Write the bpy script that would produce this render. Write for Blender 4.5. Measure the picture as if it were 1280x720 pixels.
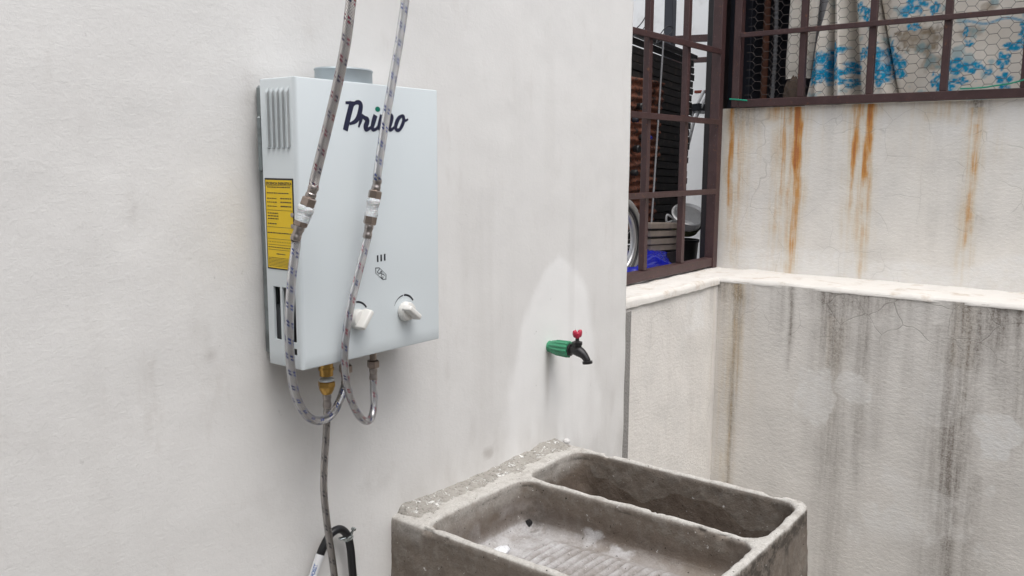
import bpy, bmesh, math, random
import numpy as np
from mathutils import Vector, Matrix

for o in list(bpy.data.objects): bpy.data.objects.remove(o)
SC = bpy.context.scene
COL = SC.collection
random.seed(7); RNG = np.random.default_rng(7)

# ------------------------------------------------------------------ camera
YAW, PITCH, ROLL, FPX = 0.654149, 0.146916, 0.0047338, 1073.2265      # FPX for a 1280 px wide picture
CAM = np.array([0.0, -1.14, 1.53])
def cam_axes():
    f = np.array([math.cos(YAW)*math.cos(PITCH), math.sin(YAW)*math.cos(PITCH), -math.sin(PITCH)])
    r = np.cross(f, [0, 0, 1.0]); r /= np.linalg.norm(r); u = np.cross(r, f)
    c, s = math.cos(ROLL), math.sin(ROLL)
    return c*r+s*u, -s*r+c*u, f
CR, CU, CF = cam_axes()
cd = bpy.data.cameras.new('camera'); cam = bpy.data.objects.new('camera', cd); COL.objects.link(cam)
cd.sensor_width = 36.0; cd.lens = FPX/1280*36.0; cd.clip_start = 0.02; cd.clip_end = 500
M = Matrix.Identity(4)
for i in range(3):
    M[i][0], M[i][1], M[i][2], M[i][3] = CR[i], CU[i], -CF[i], CAM[i]
cam.matrix_world = M
SC.camera = cam
SC.cycles.max_bounces = 5; SC.cycles.diffuse_bounces = 3; SC.cycles.glossy_bounces = 2
SC.render.resolution_x, SC.render.resolution_y = 1024, 576

# ------------------------------------------------------------------ light: bright overcast, soft light from the right
SUN_EL, SUN_AZ = math.radians(66), math.radians(-110)       # azimuth: angle of the sun's place from +x towards +y
sdir = Vector((math.cos(SUN_EL)*math.cos(SUN_AZ), math.cos(SUN_EL)*math.sin(SUN_AZ), math.sin(SUN_EL)))
W = bpy.data.worlds.new('World'); SC.world = W; W.use_nodes = True
wn = W.node_tree; wn.nodes.clear()
sky = wn.nodes.new('ShaderNodeTexSky'); sky.sky_type = 'NISHITA'; sky.sun_disc = False
sky.sun_elevation = SUN_EL; sky.sun_rotation = math.pi/2-SUN_AZ; sky.air_density = 1.0; sky.dust_density = 3.0
hs = wn.nodes.new('ShaderNodeHueSaturation'); hs.inputs['Saturation'].default_value = 0.20
bg = wn.nodes.new('ShaderNodeBackground'); bg.inputs['Strength'].default_value = 0.15
wo = wn.nodes.new('ShaderNodeOutputWorld')
wn.links.new(sky.outputs[0], hs.inputs['Color']); wn.links.new(hs.outputs[0], bg.inputs['Color']); wn.links.new(bg.outputs[0], wo.inputs['Surface'])
ld = bpy.data.lights.new('sun', 'SUN'); sun = bpy.data.objects.new('sun', ld); COL.objects.link(sun)
ld.energy = 0.9; ld.angle = math.radians(36); ld.color = (1.0, 0.95, 0.89)
sun.rotation_euler = sdir.to_track_quat('Z', 'Y').to_euler(); sun.location = (3, -4, 6)
vs = SC.view_settings; vs.view_transform = 'Standard'; vs.look = 'None'; vs.gamma = 1; vs.exposure = 0.73; vs.use_curve_mapping = False

# ------------------------------------------------------------------ layout helper: where a line of sight meets a plane of the place
def at(px, py, X=None, Y=None, Z=None):
    d = CF + CR*(px-640)/FPX - CU*(py-360)/FPX
    if X is not None: t = (X-CAM[0])/d[0]
    elif Y is not None: t = (Y-CAM[1])/d[1]
    else: t = (Z-CAM[2])/d[2]
    return CAM + d*t

# ------------------------------------------------------------------ numpy noise
def _hash(ix, iy, iz):
    n = (ix.astype(np.int64)*374761393 + iy.astype(np.int64)*668265263 + iz.astype(np.int64)*2147483647) & 0xffffffff
    n = ((n ^ (n >> 13))*1274126177) & 0xffffffff
    return ((n ^ (n >> 16)) & 0xffff)/65535.0
def vnoise(x, y, z=0.0, s=1.0):
    x = np.asarray(x, float)*s; y = np.asarray(y, float)*s; z = np.asarray(z, float)*s + np.zeros_like(x)
    ix, iy, iz = np.floor(x), np.floor(y), np.floor(z)
    fx, fy, fz = x-ix, y-iy, z-iz
    fx, fy, fz = [t*t*(3-2*t) for t in (fx, fy, fz)]
    r = 0
    for a in (0, 1):
        for b in (0, 1):
            for c in (0, 1):
                w = (fx if a else 1-fx)*(fy if b else 1-fy)*(fz if c else 1-fz)
                r = r + w*_hash(ix+a, iy+b, iz+c)
    return r*2-1
def fbm(x, y, z=0.0, s=1.0, o=4):
    r = 0; a = 0.5
    for k in range(o):
        r = r + a*vnoise(x, y, np.asarray(z)+k*7.31/s, s); s *= 2.03; a *= 0.5
    return r
def sstep(a, b, x):
    t = np.clip((x-a)/(b-a), 0, 1); return t*t*(3-2*t)

# ------------------------------------------------------------------ object helpers
WP = {}      # world position of each object that may be a parent
def _finish(o, parent, loc):
    COL.objects.link(o); loc = np.array(loc, float)
    WP[o.name] = loc
    if parent is not None:
        o.parent = parent; o.location = Vector(loc - WP[parent.name])
    else: o.location = Vector(loc)
    return o
def thing(name, label, cat, loc, group=None):
    o = bpy.data.objects.new(name, None); o.empty_display_size = 0.05
    o['label'] = label; o['category'] = cat
    if group: o['group'] = group
    return _finish(o, None, loc)
def tag(o, label=None, cat=None, group=None, kind=None):
    if label: o['label'] = label
    if cat: o['category'] = cat
    if group: o['group'] = group
    if kind: o['kind'] = kind
    return o
def mobj(name, verts, faces, mat, parent=None, smooth=False, uv=None, attr=None, loc=None, autosmooth=None):
    """verts in world coordinates; the origin is put at loc (default: the middle of the base)"""
    v = np.asarray(verts, float).reshape(-1, 3)
    if loc is None: loc = np.array([(v[:, 0].min()+v[:, 0].max())/2, (v[:, 1].min()+v[:, 1].max())/2, v[:, 2].min()])
    me = bpy.data.meshes.new(name); me.from_pydata((v-np.array(loc)).tolist(), [], [list(map(int, f)) for f in faces])
    if uv is not None:
        l = me.uv_layers.new(name='UVMap'); idx = np.zeros(len(me.loops), np.int32); me.loops.foreach_get('vertex_index', idx)
        if callable(uv): l.data.foreach_set('uv', np.asarray(uv(me, idx), np.float32).ravel())
        else: l.data.foreach_set('uv', np.asarray(uv, np.float32)[idx].ravel())
    if attr is not None:
        a = me.color_attributes.new('mask', 'FLOAT_COLOR', 'POINT')
        c = np.ones((len(v), 4), np.float32); c[:, :attr.shape[1]] = attr; a.data.foreach_set('color', c.ravel())
    if smooth: me.polygons.foreach_set('use_smooth', [True]*len(me.polygons))
    if autosmooth is not None:
        me.polygons.foreach_set('use_smooth', [True]*len(me.polygons)); me.set_sharp_from_angle(angle=math.radians(autosmooth))
    me.materials.append(mat); me.update()
    return _finish(bpy.data.objects.new(name, me), parent, loc)
def share(name, me, parent, loc, rot=(0, 0, 0), scale=(1, 1, 1)):
    o = bpy.data.objects.new(name, me); _finish(o, parent, loc); o.rotation_euler = rot; o.scale = scale; return o
def bm_data(bm):
    bm.verts.ensure_lookup_table(); bm.verts.index_update()
    return np.array([v.co[:] for v in bm.verts]), [[v.index for v in f.verts] for f in bm.faces]
def box_data(x0, x1, y0, y1, z0, z1, bev=0.0, seg=1):
    bm = bmesh.new(); bmesh.ops.create_cube(bm, size=1)
    for v in bm.verts: v.co = Vector(((x0+x1)/2+v.co.x*(x1-x0), (y0+y1)/2+v.co.y*(y1-y0), (z0+z1)/2+v.co.z*(z1-z0)))
    if bev: bmesh.ops.bevel(bm, geom=bm.edges[:], offset=bev, segments=seg, profile=0.5, affect='EDGES')
    d = bm_data(bm); bm.free(); return d
def box(name, x0, x1, y0, y1, z0, z1, mat, parent=None, bev=0.002, seg=1, rough=0.0):
    v, f = box_data(x0, x1, y0, y1, z0, z1, bev, seg)
    return mobj(name, v, f, mat, parent, autosmooth=35)
def bar(name, a, b, w, h, mat, parent=None, bev=0.0015, up=(0, 0, 1)):
    """a square bar from a to b"""
    a = np.array(a, float); b = np.array(b, float); d = b-a; L = np.linalg.norm(d); d /= L
    up = np.array(up, float); s = np.cross(d, up)
    if np.linalg.norm(s) < 1e-4: s = np.cross(d, [1.0, 0, 0])
    s /= np.linalg.norm(s); u = np.cross(s, d)
    v, f = box_data(0, L, -w/2, w/2, -h/2, h/2, bev)
    return mobj(name, a+v[:, :1]*d+v[:, 1:2]*s+v[:, 2:]*u, f, mat, parent, autosmooth=35)
def spline(pts, n):
    """centripetal-ish Catmull-Rom, resampled evenly"""
    P = np.asarray(pts, float); P = np.vstack([2*P[0]-P[1], P, 2*P[-1]-P[-2]]); out = []
    for i in range(1, len(P)-2):
        p0, p1, p2, p3 = P[i-1:i+3]
        for t in np.linspace(0, 1, 24, endpoint=False):
            out.append(0.5*((2*p1)+(-p0+p2)*t+(2*p0-5*p1+4*p2-p3)*t*t+(-p0+3*p1-3*p2+p3)*t**3))
    out.append(P[-2]); out = np.array(out)
    s = np.concatenate([[0], np.cumsum(np.linalg.norm(np.diff(out, axis=0), axis=1))])
    q = np.linspace(0, s[-1], n)
    return np.stack([np.interp(q, s, out[:, k]) for k in range(out.shape[1])], 1), s[-1]
def sweep_data(C, rad, seg=16, prof=None, caps=True):
    """a tube along the points C; rad a number or one per point; uv = (turn, metres)"""
    C = np.asarray(C, float); n = len(C); rad = np.broadcast_to(rad, (n,))
    T = np.gradient(C, axis=0); T /= np.linalg.norm(T, axis=1)[:, None]
    N = np.cross(T[0], [0.3, 1.0, 0.1]); N /= np.linalg.norm(N)
    V = []; UV = []; s = np.concatenate([[0], np.cumsum(np.linalg.norm(np.diff(C, axis=0), axis=1))])
    ang = np.linspace(0, 2*np.pi, seg+1)
    for i in range(n):
        N = N - T[i]*(N@T[i]); N /= np.linalg.norm(N); B = np.cross(T[i], N)
        rr = rad[i]*(prof if prof is not None else 1.0)
        V.append(C[i]+(np.cos(ang)*rr)[:, None]*N+(np.sin(ang)*rr)[:, None]*B)
        UV.append(np.stack([ang/(2*np.pi), np.full(seg+1, s[i])], 1))
    V = np.vstack(V); UV = np.vstack(UV); m = seg+1
    F = [(i*m+j, i*m+j+1, (i+1)*m+j+1, (i+1)*m+j) for i in range(n-1) for j in range(seg)]
    if caps: F += [tuple(range(seg-1, -1, -1)), tuple((n-1)*m+j for j in range(seg))]
    return V, F, UV
def tube(name, C, rad, mat, parent=None, seg=16, caps=True, autosmooth=50):
    V, F, UV = sweep_data(C, rad, seg, caps=caps)
    return mobj(name, V, F, mat, parent, uv=UV, autosmooth=autosmooth)
def lathe(name, a, b, prof, mat, parent=None, seg=24, flat=False, wob=0.0, sharp=35, stretch=None):
    """revolve prof [(t along a-b in metres, radius)] about the axis a->b"""
    a = np.array(a, float); b = np.array(b, float); d = (b-a)/np.linalg.norm(b-a)
    n = np.cross(d, [0.0, 0, 1.0]) if abs(d[2]) < 0.95 else np.cross(d, [0, 1.0, 0])
    n /= np.linalg.norm(n); m = np.cross(d, n); V = []; F = []; k = len(prof)
    for i, (t, r) in enumerate(prof):
        for j in range(seg):
            th = 2*math.pi*j/seg; rr = r
            if wob: rr = r*(1+wob*float(vnoise(math.cos(th)*2+i*0.7, math.sin(th)*2, t*90)))
            V.append(a+d*t+n*math.cos(th)*rr*(stretch[0] if stretch else 1)+m*math.sin(th)*rr*(stretch[1] if stretch else 1))
    for i in range(k-1):
        for j in range(seg): F.append((i*seg+j, i*seg+(j+1) % seg, (i+1)*seg+(j+1) % seg, (i+1)*seg+j))
    F.append(tuple(range(seg-1, -1, -1))); F.append(tuple((k-1)*seg+j for j in range(seg)))
    o = mobj(name, V, F, mat, parent, autosmooth=None if flat else sharp)
    return o
def grid_faces(nu, nv):
    i = np.arange(nu-1)[:, None]*nv+np.arange(nv-1)[None, :]; i = i.ravel()
    return np.stack([i, i+1, i+nv+1, i+nv], 1)

# ------------------------------------------------------------------ material helpers
class N:
    def __init__(s, name):
        s.m = bpy.data.materials.new(name); s.m.use_nodes = True; s.t = s.m.node_tree
        s.b = s.t.nodes['Principled BSDF']; s._pos = None
    def node(s, ty, **kw):
        n = s.t.nodes.new(ty)
        for k, v in kw.items(): setattr(n, k, v)
        return n
    def put(s, sock, v):
        if hasattr(v, 'is_output'): s.t.links.new(v, sock)
        elif isinstance(v, (tuple, list)) and len(v) == 3 and sock.type == 'RGBA': sock.default_value = (*v, 1)
        else: sock.default_value = v
    def pos(s):
        if s._pos is None: s._pos = s.node('ShaderNodeNewGeometry').outputs['Position']
        return s._pos
    def vec(s, scale):
        n = s.node('ShaderNodeMapping'); s.put(n.inputs['Vector'], s.pos()); n.inputs['Scale'].default_value = scale; return n.outputs[0]
    def noise(s, scale, detail=4, rough=0.55, vec=None, dist=0.0):
        n = s.node('ShaderNodeTexNoise'); s.put(n.inputs['Vector'], vec if vec is not None else s.pos())
        n.inputs['Scale'].default_value = scale; n.inputs['Detail'].default_value = min(detail, 4); n.inputs['Roughness'].default_value = rough; n.inputs['Distortion'].default_value = dist
        return n.outputs['Fac']
    def voro(s, scale, feature='F1', vec=None, rnd=1.0):
        n = s.node('ShaderNodeTexVoronoi', feature=feature); s.put(n.inputs['Vector'], vec if vec is not None else s.pos())
        n.inputs['Scale'].default_value = scale; n.inputs['Randomness'].default_value = rnd; return n.outputs['Distance']
    def math(s, op, a, b=0.5, c=None, clamp=False):
        n = s.node('ShaderNodeMath', operation=op, use_clamp=clamp); s.put(n.inputs[0], a); s.put(n.inputs[1], b)
        if c is not None: s.put(n.inputs[2], c)
        return n.outputs[0]
    def ss(s, x, lo, hi, a=0.0, b=1.0):
        n = s.node('ShaderNodeMapRange', interpolation_type='SMOOTHSTEP'); s.put(n.inputs['Value'], x)
        for k, v in (('From Min', lo), ('From Max', hi), ('To Min', a), ('To Max', b)): n.inputs[k].default_value = v
        return n.outputs['Result']
    def mix(s, f, a, b, mode='MIX'):
        n = s.node('ShaderNodeMix', data_type='RGBA', blend_type=mode); s.put(n.inputs[0], f); s.put(n.inputs[6], a); s.put(n.inputs[7], b); return n.outputs[2]
    def mask(s):
        a = s.node('ShaderNodeAttribute', attribute_name='mask'); q = s.node('ShaderNodeSeparateColor'); s.put(q.inputs[0], a.outputs['Color'])
        return q.outputs[0], q.outputs[1], q.outputs[2]
    def uv(s):
        n = s.node('ShaderNodeUVMap'); q = s.node('ShaderNodeSeparateXYZ'); s.put(q.inputs[0], n.outputs[0]); return q.outputs[0], q.outputs[1]
    def bump(s, h, strength=0.4, dist=0.002):
        n = s.node('ShaderNodeBump'); n.inputs['Strength'].default_value = strength; n.inputs['Distance'].default_value = dist
        s.put(n.inputs['Height'], h); s.put(s.b.inputs['Normal'], n.outputs[0])
    def col(s, c): s.put(s.b.inputs['Base Color'], c); return s
    def set(s, rough=None, metal=None, spec=None, coat=None, trans=None, sss=None):
        for k, v in (('Roughness', rough), ('Metallic', metal), ('Specular IOR Level', spec), ('Coat Weight', coat), ('Transmission Weight', trans), ('Subsurface Weight', sss)):
            if v is not None: s.put(s.b.inputs[k], v)
        return s

def plain(name, c, rough=0.5, metal=0.0, var=0.12, scale=60, bump=0.0, bscale=300, bdist=0.001, spec=None, dirt=None):
    n = N(name); f = n.noise(scale, 5)
    dark = tuple(x*(1-var) for x in c); lite = tuple(min(1, x*(1+var)) for x in c)
    cc = n.mix(f, dark, lite)
    if dirt: cc = n.mix(n.ss(n.noise(dirt[1], 6, 0.65), 0.52, 0.72, 0, dirt[2]), cc, dirt[0])
    n.col(cc).set(rough=rough, metal=metal, spec=spec)
    if bump: n.bump(n.noise(bscale, 4), bump, bdist)
    return n.m

# --- plaster of the house wall
n = N('house_plaster'); mr, mg, mb = n.mask()
b1 = n.noise(9, 4); b2 = n.noise(2.2, 3)
c = n.mix(b2, (0.72, 0.713, 0.703), (0.775, 0.764, 0.75)); c = n.mix(n.ss(b1, 0.3, 0.75, 0, 0.35), c, (0.68, 0.668, 0.655))
c = n.mix(n.ss(n.noise(13, 6, 0.7, vec=n.vec((1, 1, 0.35))), 0.55, 0.75, 0, 0.28), c, (0.56, 0.53, 0.50))
c = n.mix(mr, c, n.mix(n.noise(14, 4), (0.83, 0.827, 0.822), (0.87, 0.866, 0.86)))                   # repainted patch
c = n.mix(mg, c, (0.36, 0.33, 0.30))                                                                # drips, dirt and the streak below the tap
c = n.mix(n.ss(n.noise(46, 3, 0.6), 0.70, 0.76, 0, 0.35), c, (0.42, 0.41, 0.40))                   # specks
n.col(c).set(rough=0.82, spec=0.25)
big = n.noise(85, 6, 0.66, dist=0.5); fine = n.noise(260, 4, 0.6); sweep_ = n.noise(42, 5, 0.66, vec=n.vec((1.0, 1.0, 4.5)), dist=1.2)
grain = n.ss(n.noise(75, 2), 0.52, 0.68)
h = n.math('ADD', n.math('MULTIPLY', big, 0.9), n.math('MULTIPLY', fine, 0.28)); h = n.math('ADD', h, n.math('MULTIPLY', sweep_, 0.38)); h = n.math('ADD', h, n.math('MULTIPLY', grain, 0.10))
h = n.math('MULTIPLY', h, n.math('SUBTRACT', 1.0, n.math('MULTIPLY', mb, 0.55)))
n.bump(h, 0.30, 0.0021)
M_PLASTER = n.m

# --- weathered plaster of the yard wall: r rust, g grime, b pale repaint
def yard_mat(name, crack_amt, czone=None, base=((0.75, 0.72, 0.68), (0.83, 0.805, 0.77))):
    n = N(name); mr, mg, mb = n.mask()
    st = n.noise(20, 5, 0.6, vec=n.vec((1, 1, 0.10))); fine = n.noise(110, 5, 0.7); bl = n.noise(7, 5, 0.6)
    c = n.mix(st, *base); c = n.mix(n.ss(bl, 0.35, 0.75, 0, 0.4), c, (0.60, 0.585, 0.56))
    c = n.mix(n.math('MULTIPLY', mb, n.ss(n.noise(25, 5, 0.65), 0.25, 0.6)), c, (0.82, 0.81, 0.79))
    pit = n.ss(n.noise(210, 3, 0.7), 0.38, 0.62)
    g = n.math('MULTIPLY', mg, n.ss(n.math('ADD', n.math('MULTIPLY', fine, 0.6), n.math('MULTIPLY', st, 0.4)), 0.33, 0.62, 0.5, 1.0), clamp=True)
    g = n.math('MULTIPLY', g, n.math('ADD', 0.75, n.math('MULTIPLY', pit, 0.35)), clamp=True)
    gs = n.noise(70, 4, 0.6, vec=n.vec((1, 1, 0.05))); g = n.math('MULTIPLY', g, n.ss(gs, 0.32, 0.64, 0.55, 1.15), clamp=True)
    c = n.mix(n.math('MULTIPLY', g, 0.85), c, (0.16, 0.13, 0.108))
    strand = n.noise(75, 4, 0.6, vec=n.vec((1, 1, 0.045)), dist=0.3); blot = n.noise(22, 5, 0.65, vec=n.vec((1, 1, 0.5)))
    r = n.math('MULTIPLY', mr, n.math('MULTIPLY', n.ss(strand, 0.32, 0.66, 0.55, 1.15), n.ss(blot, 0.25, 0.65, 0.65, 1.1)))
    rc = n.mix(n.ss(r, 0.22, 0.80), (0.60, 0.45, 0.23), (0.58, 0.255, 0.035)); rc = n.mix(n.ss(r, 0.75, 1.1), rc, (0.44, 0.135, 0.015))
    c = n.mix(n.ss(r, 0.0, 0.85, 0, 0.92), c, rc)
    wv = n.node('ShaderNodeVectorMath', operation='ADD'); nz = n.node('ShaderNodeTexNoise'); nz.inputs['Scale'].default_value = 9; n.put(nz.inputs['Vector'], n.pos())
    sc = n.node('ShaderNodeVectorMath', operation='SCALE'); n.put(sc.inputs[0], nz.outputs['Color']); sc.inputs['Scale'].default_value = 0.07
    n.put(wv.inputs[0], n.pos()); n.put(wv.inputs[1], sc.outputs[0])
    cr = n.voro(8.0, 'DISTANCE_TO_EDGE', wv.outputs[0]); cr = n.ss(cr, 0.002, 0.012, 1, 0)
    cm = n.math('MULTIPLY', cr, n.ss(n.noise(4.0, 3), 0.40, 0.56, 0, crack_amt), clamp=True)
    sz = n.node('ShaderNodeSeparateXYZ'); n.put(sz.inputs[0], n.pos())
    if czone: cm = n.math('MULTIPLY', cm, n.ss(sz.outputs[2], czone[0], czone[1], 0.0, 1.0))
    c = n.mix(cm, c, (0.13, 0.115, 0.10))
    n.col(c).set(rough=0.86, spec=0.2)
    hh = n.math('ADD', n.math('MULTIPLY', n.noise(60, 5, 0.65, vec=n.vec((1, 1, 2.2))), 0.9), n.math('MULTIPLY', fine, 0.5)); hh = n.math('SUBTRACT', hh, n.math('MULTIPLY', cm, 0.8))
    n.bump(hh, 0.55, 0.0035)
    return n.m
M_YARD = yard_mat('yard_plaster', 0.42, (0.93, 1.05))
M_LOWP = yard_mat('low_plaster', 0.12)
M_YARDUP = yard_mat('upper_plaster', 0.2, None, ((0.77, 0.74, 0.69), (0.85, 0.825, 0.785)))
M_LEDGE = plain('ledge_cement', (0.70, 0.675, 0.64), 0.85, var=0.06, scale=18, bump=0.4, bscale=90, bdist=0.003, dirt=((0.50, 0.42, 0.34), 14, 0.75))
M_JOINT = plain('grey_mortar', (0.27, 0.26, 0.25), 0.95, var=0.3, scale=140, bump=0.8, bscale=160, bdist=0.004)
M_GROUND = plain('cement_floor', (0.34, 0.33, 0.315), 0.85, var=0.2, scale=5, bump=0.3, bscale=120, dirt=((0.2, 0.19, 0.18), 3, 0.5))
M_BACKWALL = plain('pale_back_plaster', (0.80, 0.81, 0.82), 0.85, var=0.08, scale=4, bump=0.3, bscale=70, bdist=0.003, dirt=((0.45, 0.44, 0.43), 5, 0.4))
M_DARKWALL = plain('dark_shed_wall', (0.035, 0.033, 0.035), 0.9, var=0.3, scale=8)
# --- painted steel of the grilles
n = N('brown_paint_steel'); c = n.mix(n.noise(25, 4), (0.040, 0.020, 0.020), (0.080, 0.042, 0.042))
c = n.mix(n.ss(n.noise(60, 6, 0.7), 0.60, 0.72, 0, 0.7), c, (0.16, 0.065, 0.03)); c = n.mix(n.ss(n.noise(130, 3), 0.64, 0.72, 0, 0.25), c, (0.2, 0.15, 0.145))
n.col(c).set(rough=0.48, spec=0.4); n.bump(n.noise(180, 4), 0.25, 0.0015); M_STEEL = n.m
M_STEELD = plain('dark_steel', (0.022, 0.018, 0.020), 0.55, var=0.35, scale=30, bump=0.2)
M_STEELN = plain('navy_steel', (0.020, 0.022, 0.032), 0.5, var=0.3, scale=20)
M_WIRE = plain('galvanised_wire', (0.10, 0.085, 0.08), 0.6, metal=0.3, var=0.4, scale=90)
# --- water heater
n = N('heater_enamel'); c = n.mix(n.noise(6, 3), (0.625, 0.68, 0.705), (0.65, 0.70, 0.725)); c = n.mix(n.ss(n.noise(260, 2), 0.74, 0.80, 0, 0.5), c, (0.3, 0.3, 0.3))
n.col(c).set(rough=n.ss(n.noise(11, 5), 0.3, 0.7, 0.30, 0.42), spec=0.5); n.bump(n.noise(420, 2), 0.06, 0.0005); M_ENAMEL = n.m
M_BACKPLATE = plain('zinc_back_plate', (0.24, 0.27, 0.275), 0.5, metal=0.5, var=0.3, scale=14, dirt=((0.06, 0.06, 0.06), 20, 0.6))
M_FLUE = plain('flue_grey_metal', (0.37, 0.42, 0.45), 0.45, metal=0.35, var=0.08, scale=30)
M_INNER = plain('burner_grey', (0.10, 0.11, 0.12), 0.5, metal=0.4, var=0.2, scale=30)
M_GAPSHADE = plain('louvre_gap_shade', (0.30, 0.315, 0.32), 0.7, var=0.2)
M_BLACK = plain('black_plastic', (0.012, 0.012, 0.013), 0.45, var=0.3, scale=60)
M_INK = plain('navy_print', (0.018, 0.020, 0.055), 0.35, var=0.1)
M_INKB = plain('black_print', (0.012, 0.013, 0.022), 0.4, var=0.1)
M_GREENDOT = plain('green_print', (0.0, 0.19, 0.125), 0.35, var=0.05)
M_YELLOW = plain('yellow_label', (0.82, 0.56, 0.010), 0.42, var=0.04, scale=40)
M_KNOB = plain('ivory_knob', (0.72, 0.71, 0.68), 0.32, var=0.04, scale=40)
M_BRASS = plain('brass', (0.56, 0.34, 0.10), 0.30, metal=0.95, var=0.25, scale=70)
M_BRASSN = plain('nickel_nut', (0.36, 0.295, 0.255), 0.30, metal=0.92, var=0.22, scale=90)
M_FERR = plain('ferrule_steel', (0.40, 0.36, 0.34), 0.28, metal=0.95, var=0.2, scale=120)
n = N('thread_tape'); u, v = n.uv(); n.col(n.mix(n.noise(140, 5, 0.7), (0.50, 0.53, 0.55), (0.88, 0.89, 0.90))).set(rough=0.45, sss=0.1)
n.bump(n.noise(120, 5, 0.7, vec=n.vec((1, 1, 3))), 0.9, 0.004); M_TAPE = n.m
def braid(name, base, c1, c2, pitch=0.026, twist=1.0):
    n = N(name); u, v = n.uv()
    def wave(k, s):      # threads winding one way
        return n.math('SINE', n.math('MULTIPLY', n.math('ADD', n.math('MULTIPLY', u, k), n.math('MULTIPLY', v, s)), 2*math.pi))
    w1, w2 = wave(11.0, 240.0), wave(11.0, -240.0); chk = n.math('MAXIMUM', w1, w2); h = n.ss(chk, -0.2, 0.95)
    s = n.math('FRACT', n.math('ADD', n.math('DIVIDE', v, pitch), n.math('MULTIPLY', u, twist)))
    st = n.math('ADD', n.math('LESS_THAN', s, 0.10), n.math('MULTIPLY', n.math('GREATER_THAN', s, 0.20), n.math('LESS_THAN', s, 0.30))); d = n.math('GREATER_THAN', n.math('FRACT', n.math('ADD', n.math('MULTIPLY', u, 6.0), n.math('MULTIPLY', v, 12.0))), 0.42); tr = n.math('MULTIPLY', st, d)
    alt = n.math('GREATER_THAN', n.math('FRACT', n.math('ADD', n.math('MULTIPLY', u, 3.0), n.math('MULTIPLY', v, 19.0))), 0.5)
    tcol = n.mix(alt, c1, c2)
    c = n.mix(h, tuple(x*0.28 for x in base), base); c = n.mix(n.ss(n.noise(70, 4), 0.4, 0.75, 0, 0.35), c, tuple(x*0.5 for x in base))  # gaps between strands painted darker to stand in for their shade
    c = n.mix(tr, c, tcol)
    n.col(c).set(rough=0.24, metal=n.math('SUBTRACT', 0.97, n.math('MULTIPLY', tr, 0.9))); n.bump(h, 0.8, 0.0010); return n.m
M_BRAID_R = braid('steel_braid_red_navy', (0.66, 0.63, 0.62), (0.012, 0.014, 0.06), (0.16, 0.012, 0.03))
M_BRAID_B = braid('steel_braid_blue', (0.76, 0.76, 0.78), (0.012, 0.03, 0.15), (0.015, 0.045, 0.22))
M_BRAID_BR = braid('steel_braid_blue_red', (0.74, 0.74, 0.76), (0.012, 0.03, 0.13), (0.25, 0.02, 0.04))
M_BRAID_G = braid('steel_braid_gas', (0.50, 0.47, 0.45), (0.02, 0.02, 0.03), (0.03, 0.03, 0.035), pitch=0.030)
M_RUBBER = plain('black_rubber', (0.010, 0.010, 0.012), 0.38, var=0.4, scale=60, bump=0.1)
M_ZINC = plain('zinc_clamp', (0.55, 0.60, 0.60), 0.25, metal=0.95, var=0.25, scale=120)
M_PAPER = plain('white_sticker', (0.72, 0.73, 0.75), 0.5, var=0.05)
M_BLUEINK = plain('blue_print', (0.02, 0.10, 0.36), 0.4, var=0.05)
# --- tap
M_GREENP = plain('green_pipe_plastic', (0.045, 0.25, 0.135), 0.38, var=0.14, scale=50)
M_TAPB = plain('black_tap_plastic', (0.014, 0.013, 0.014), 0.35, var=0.4, scale=90)
M_RED = plain('red_tap_handle', (0.42, 0.025, 0.06), 0.38, var=0.15, scale=60)

# ================================================================== the setting
def wall_grid(name, us, vs_, fn, mat, parent=None, attr=None, loc=None):
    U, V = np.meshgrid(us, vs_, indexing='ij'); P = fn(U.ravel(), V.ravel())
    return P, grid_faces(len(us), len(vs_))
v = [(-40, -40, 0), (40, -40, 0), (40, 40, 0), (-40, 40, 0)]
tag(mobj('ground', v, [(0, 1, 2, 3)], M_GROUND, loc=(0, 0, 0)), kind='structure')
# terrace of the neighbour behind the grilles, one step higher
tv, tf = box_data(1.6, 4.1, 0.241, 2.458, 0.0, 1.0)
tag(mobj('terrace_floor', tv, tf, M_GROUND), kind='structure')

# --- two unseen walls, added behind and left to dim the light low down
M_PATIO = plain('patio_plaster', (0.60, 0.585, 0.56), 0.88, var=0.08, scale=3, bump=0.4, bscale=60, bdist=0.003, dirt=((0.42, 0.40, 0.37), 4, 0.5))
tag(box('added_opposite_wall', -1.46, 2.90, -2.74, -2.602, 0, 2.35, M_PATIO, None, 0.006), 'unseen plain yard wall added facing the house wall to dim the light', 'wall')
tag(box('end_wall', -1.30, -1.162, -2.60, -0.004, 0, 3.2, plain('added_wall_grey', (0.30, 0.295, 0.29), 0.9, var=0.15, scale=4, bump=0.4, bscale=50), None, 0.006), 'unseen dark grey wall added at the left end of the yard to dim the light', 'wall')  # made tall and dark to shade the heater's left side
# --- house wall with the heater
XE = 1.994
us = np.concatenate([np.linspace(-2.2, 0.25, 30)[:-1], np.linspace(0.25, XE-0.004, 260)]); zs_ = np.concatenate([np.linspace(0, 0.6, 12)[:-1], np.linspace(0.6, 2.2, 230), np.linspace(2.2, 2.5, 8)[1:]])
U, V = np.meshgrid(us, zs_, indexing='ij'); x, z = U.ravel(), V.ravel()
y = 0.0035*fbm(x, z, 3.0, 2.2, 3)+0.0016*fbm(x, z, 9.0, 11, 3)
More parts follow.
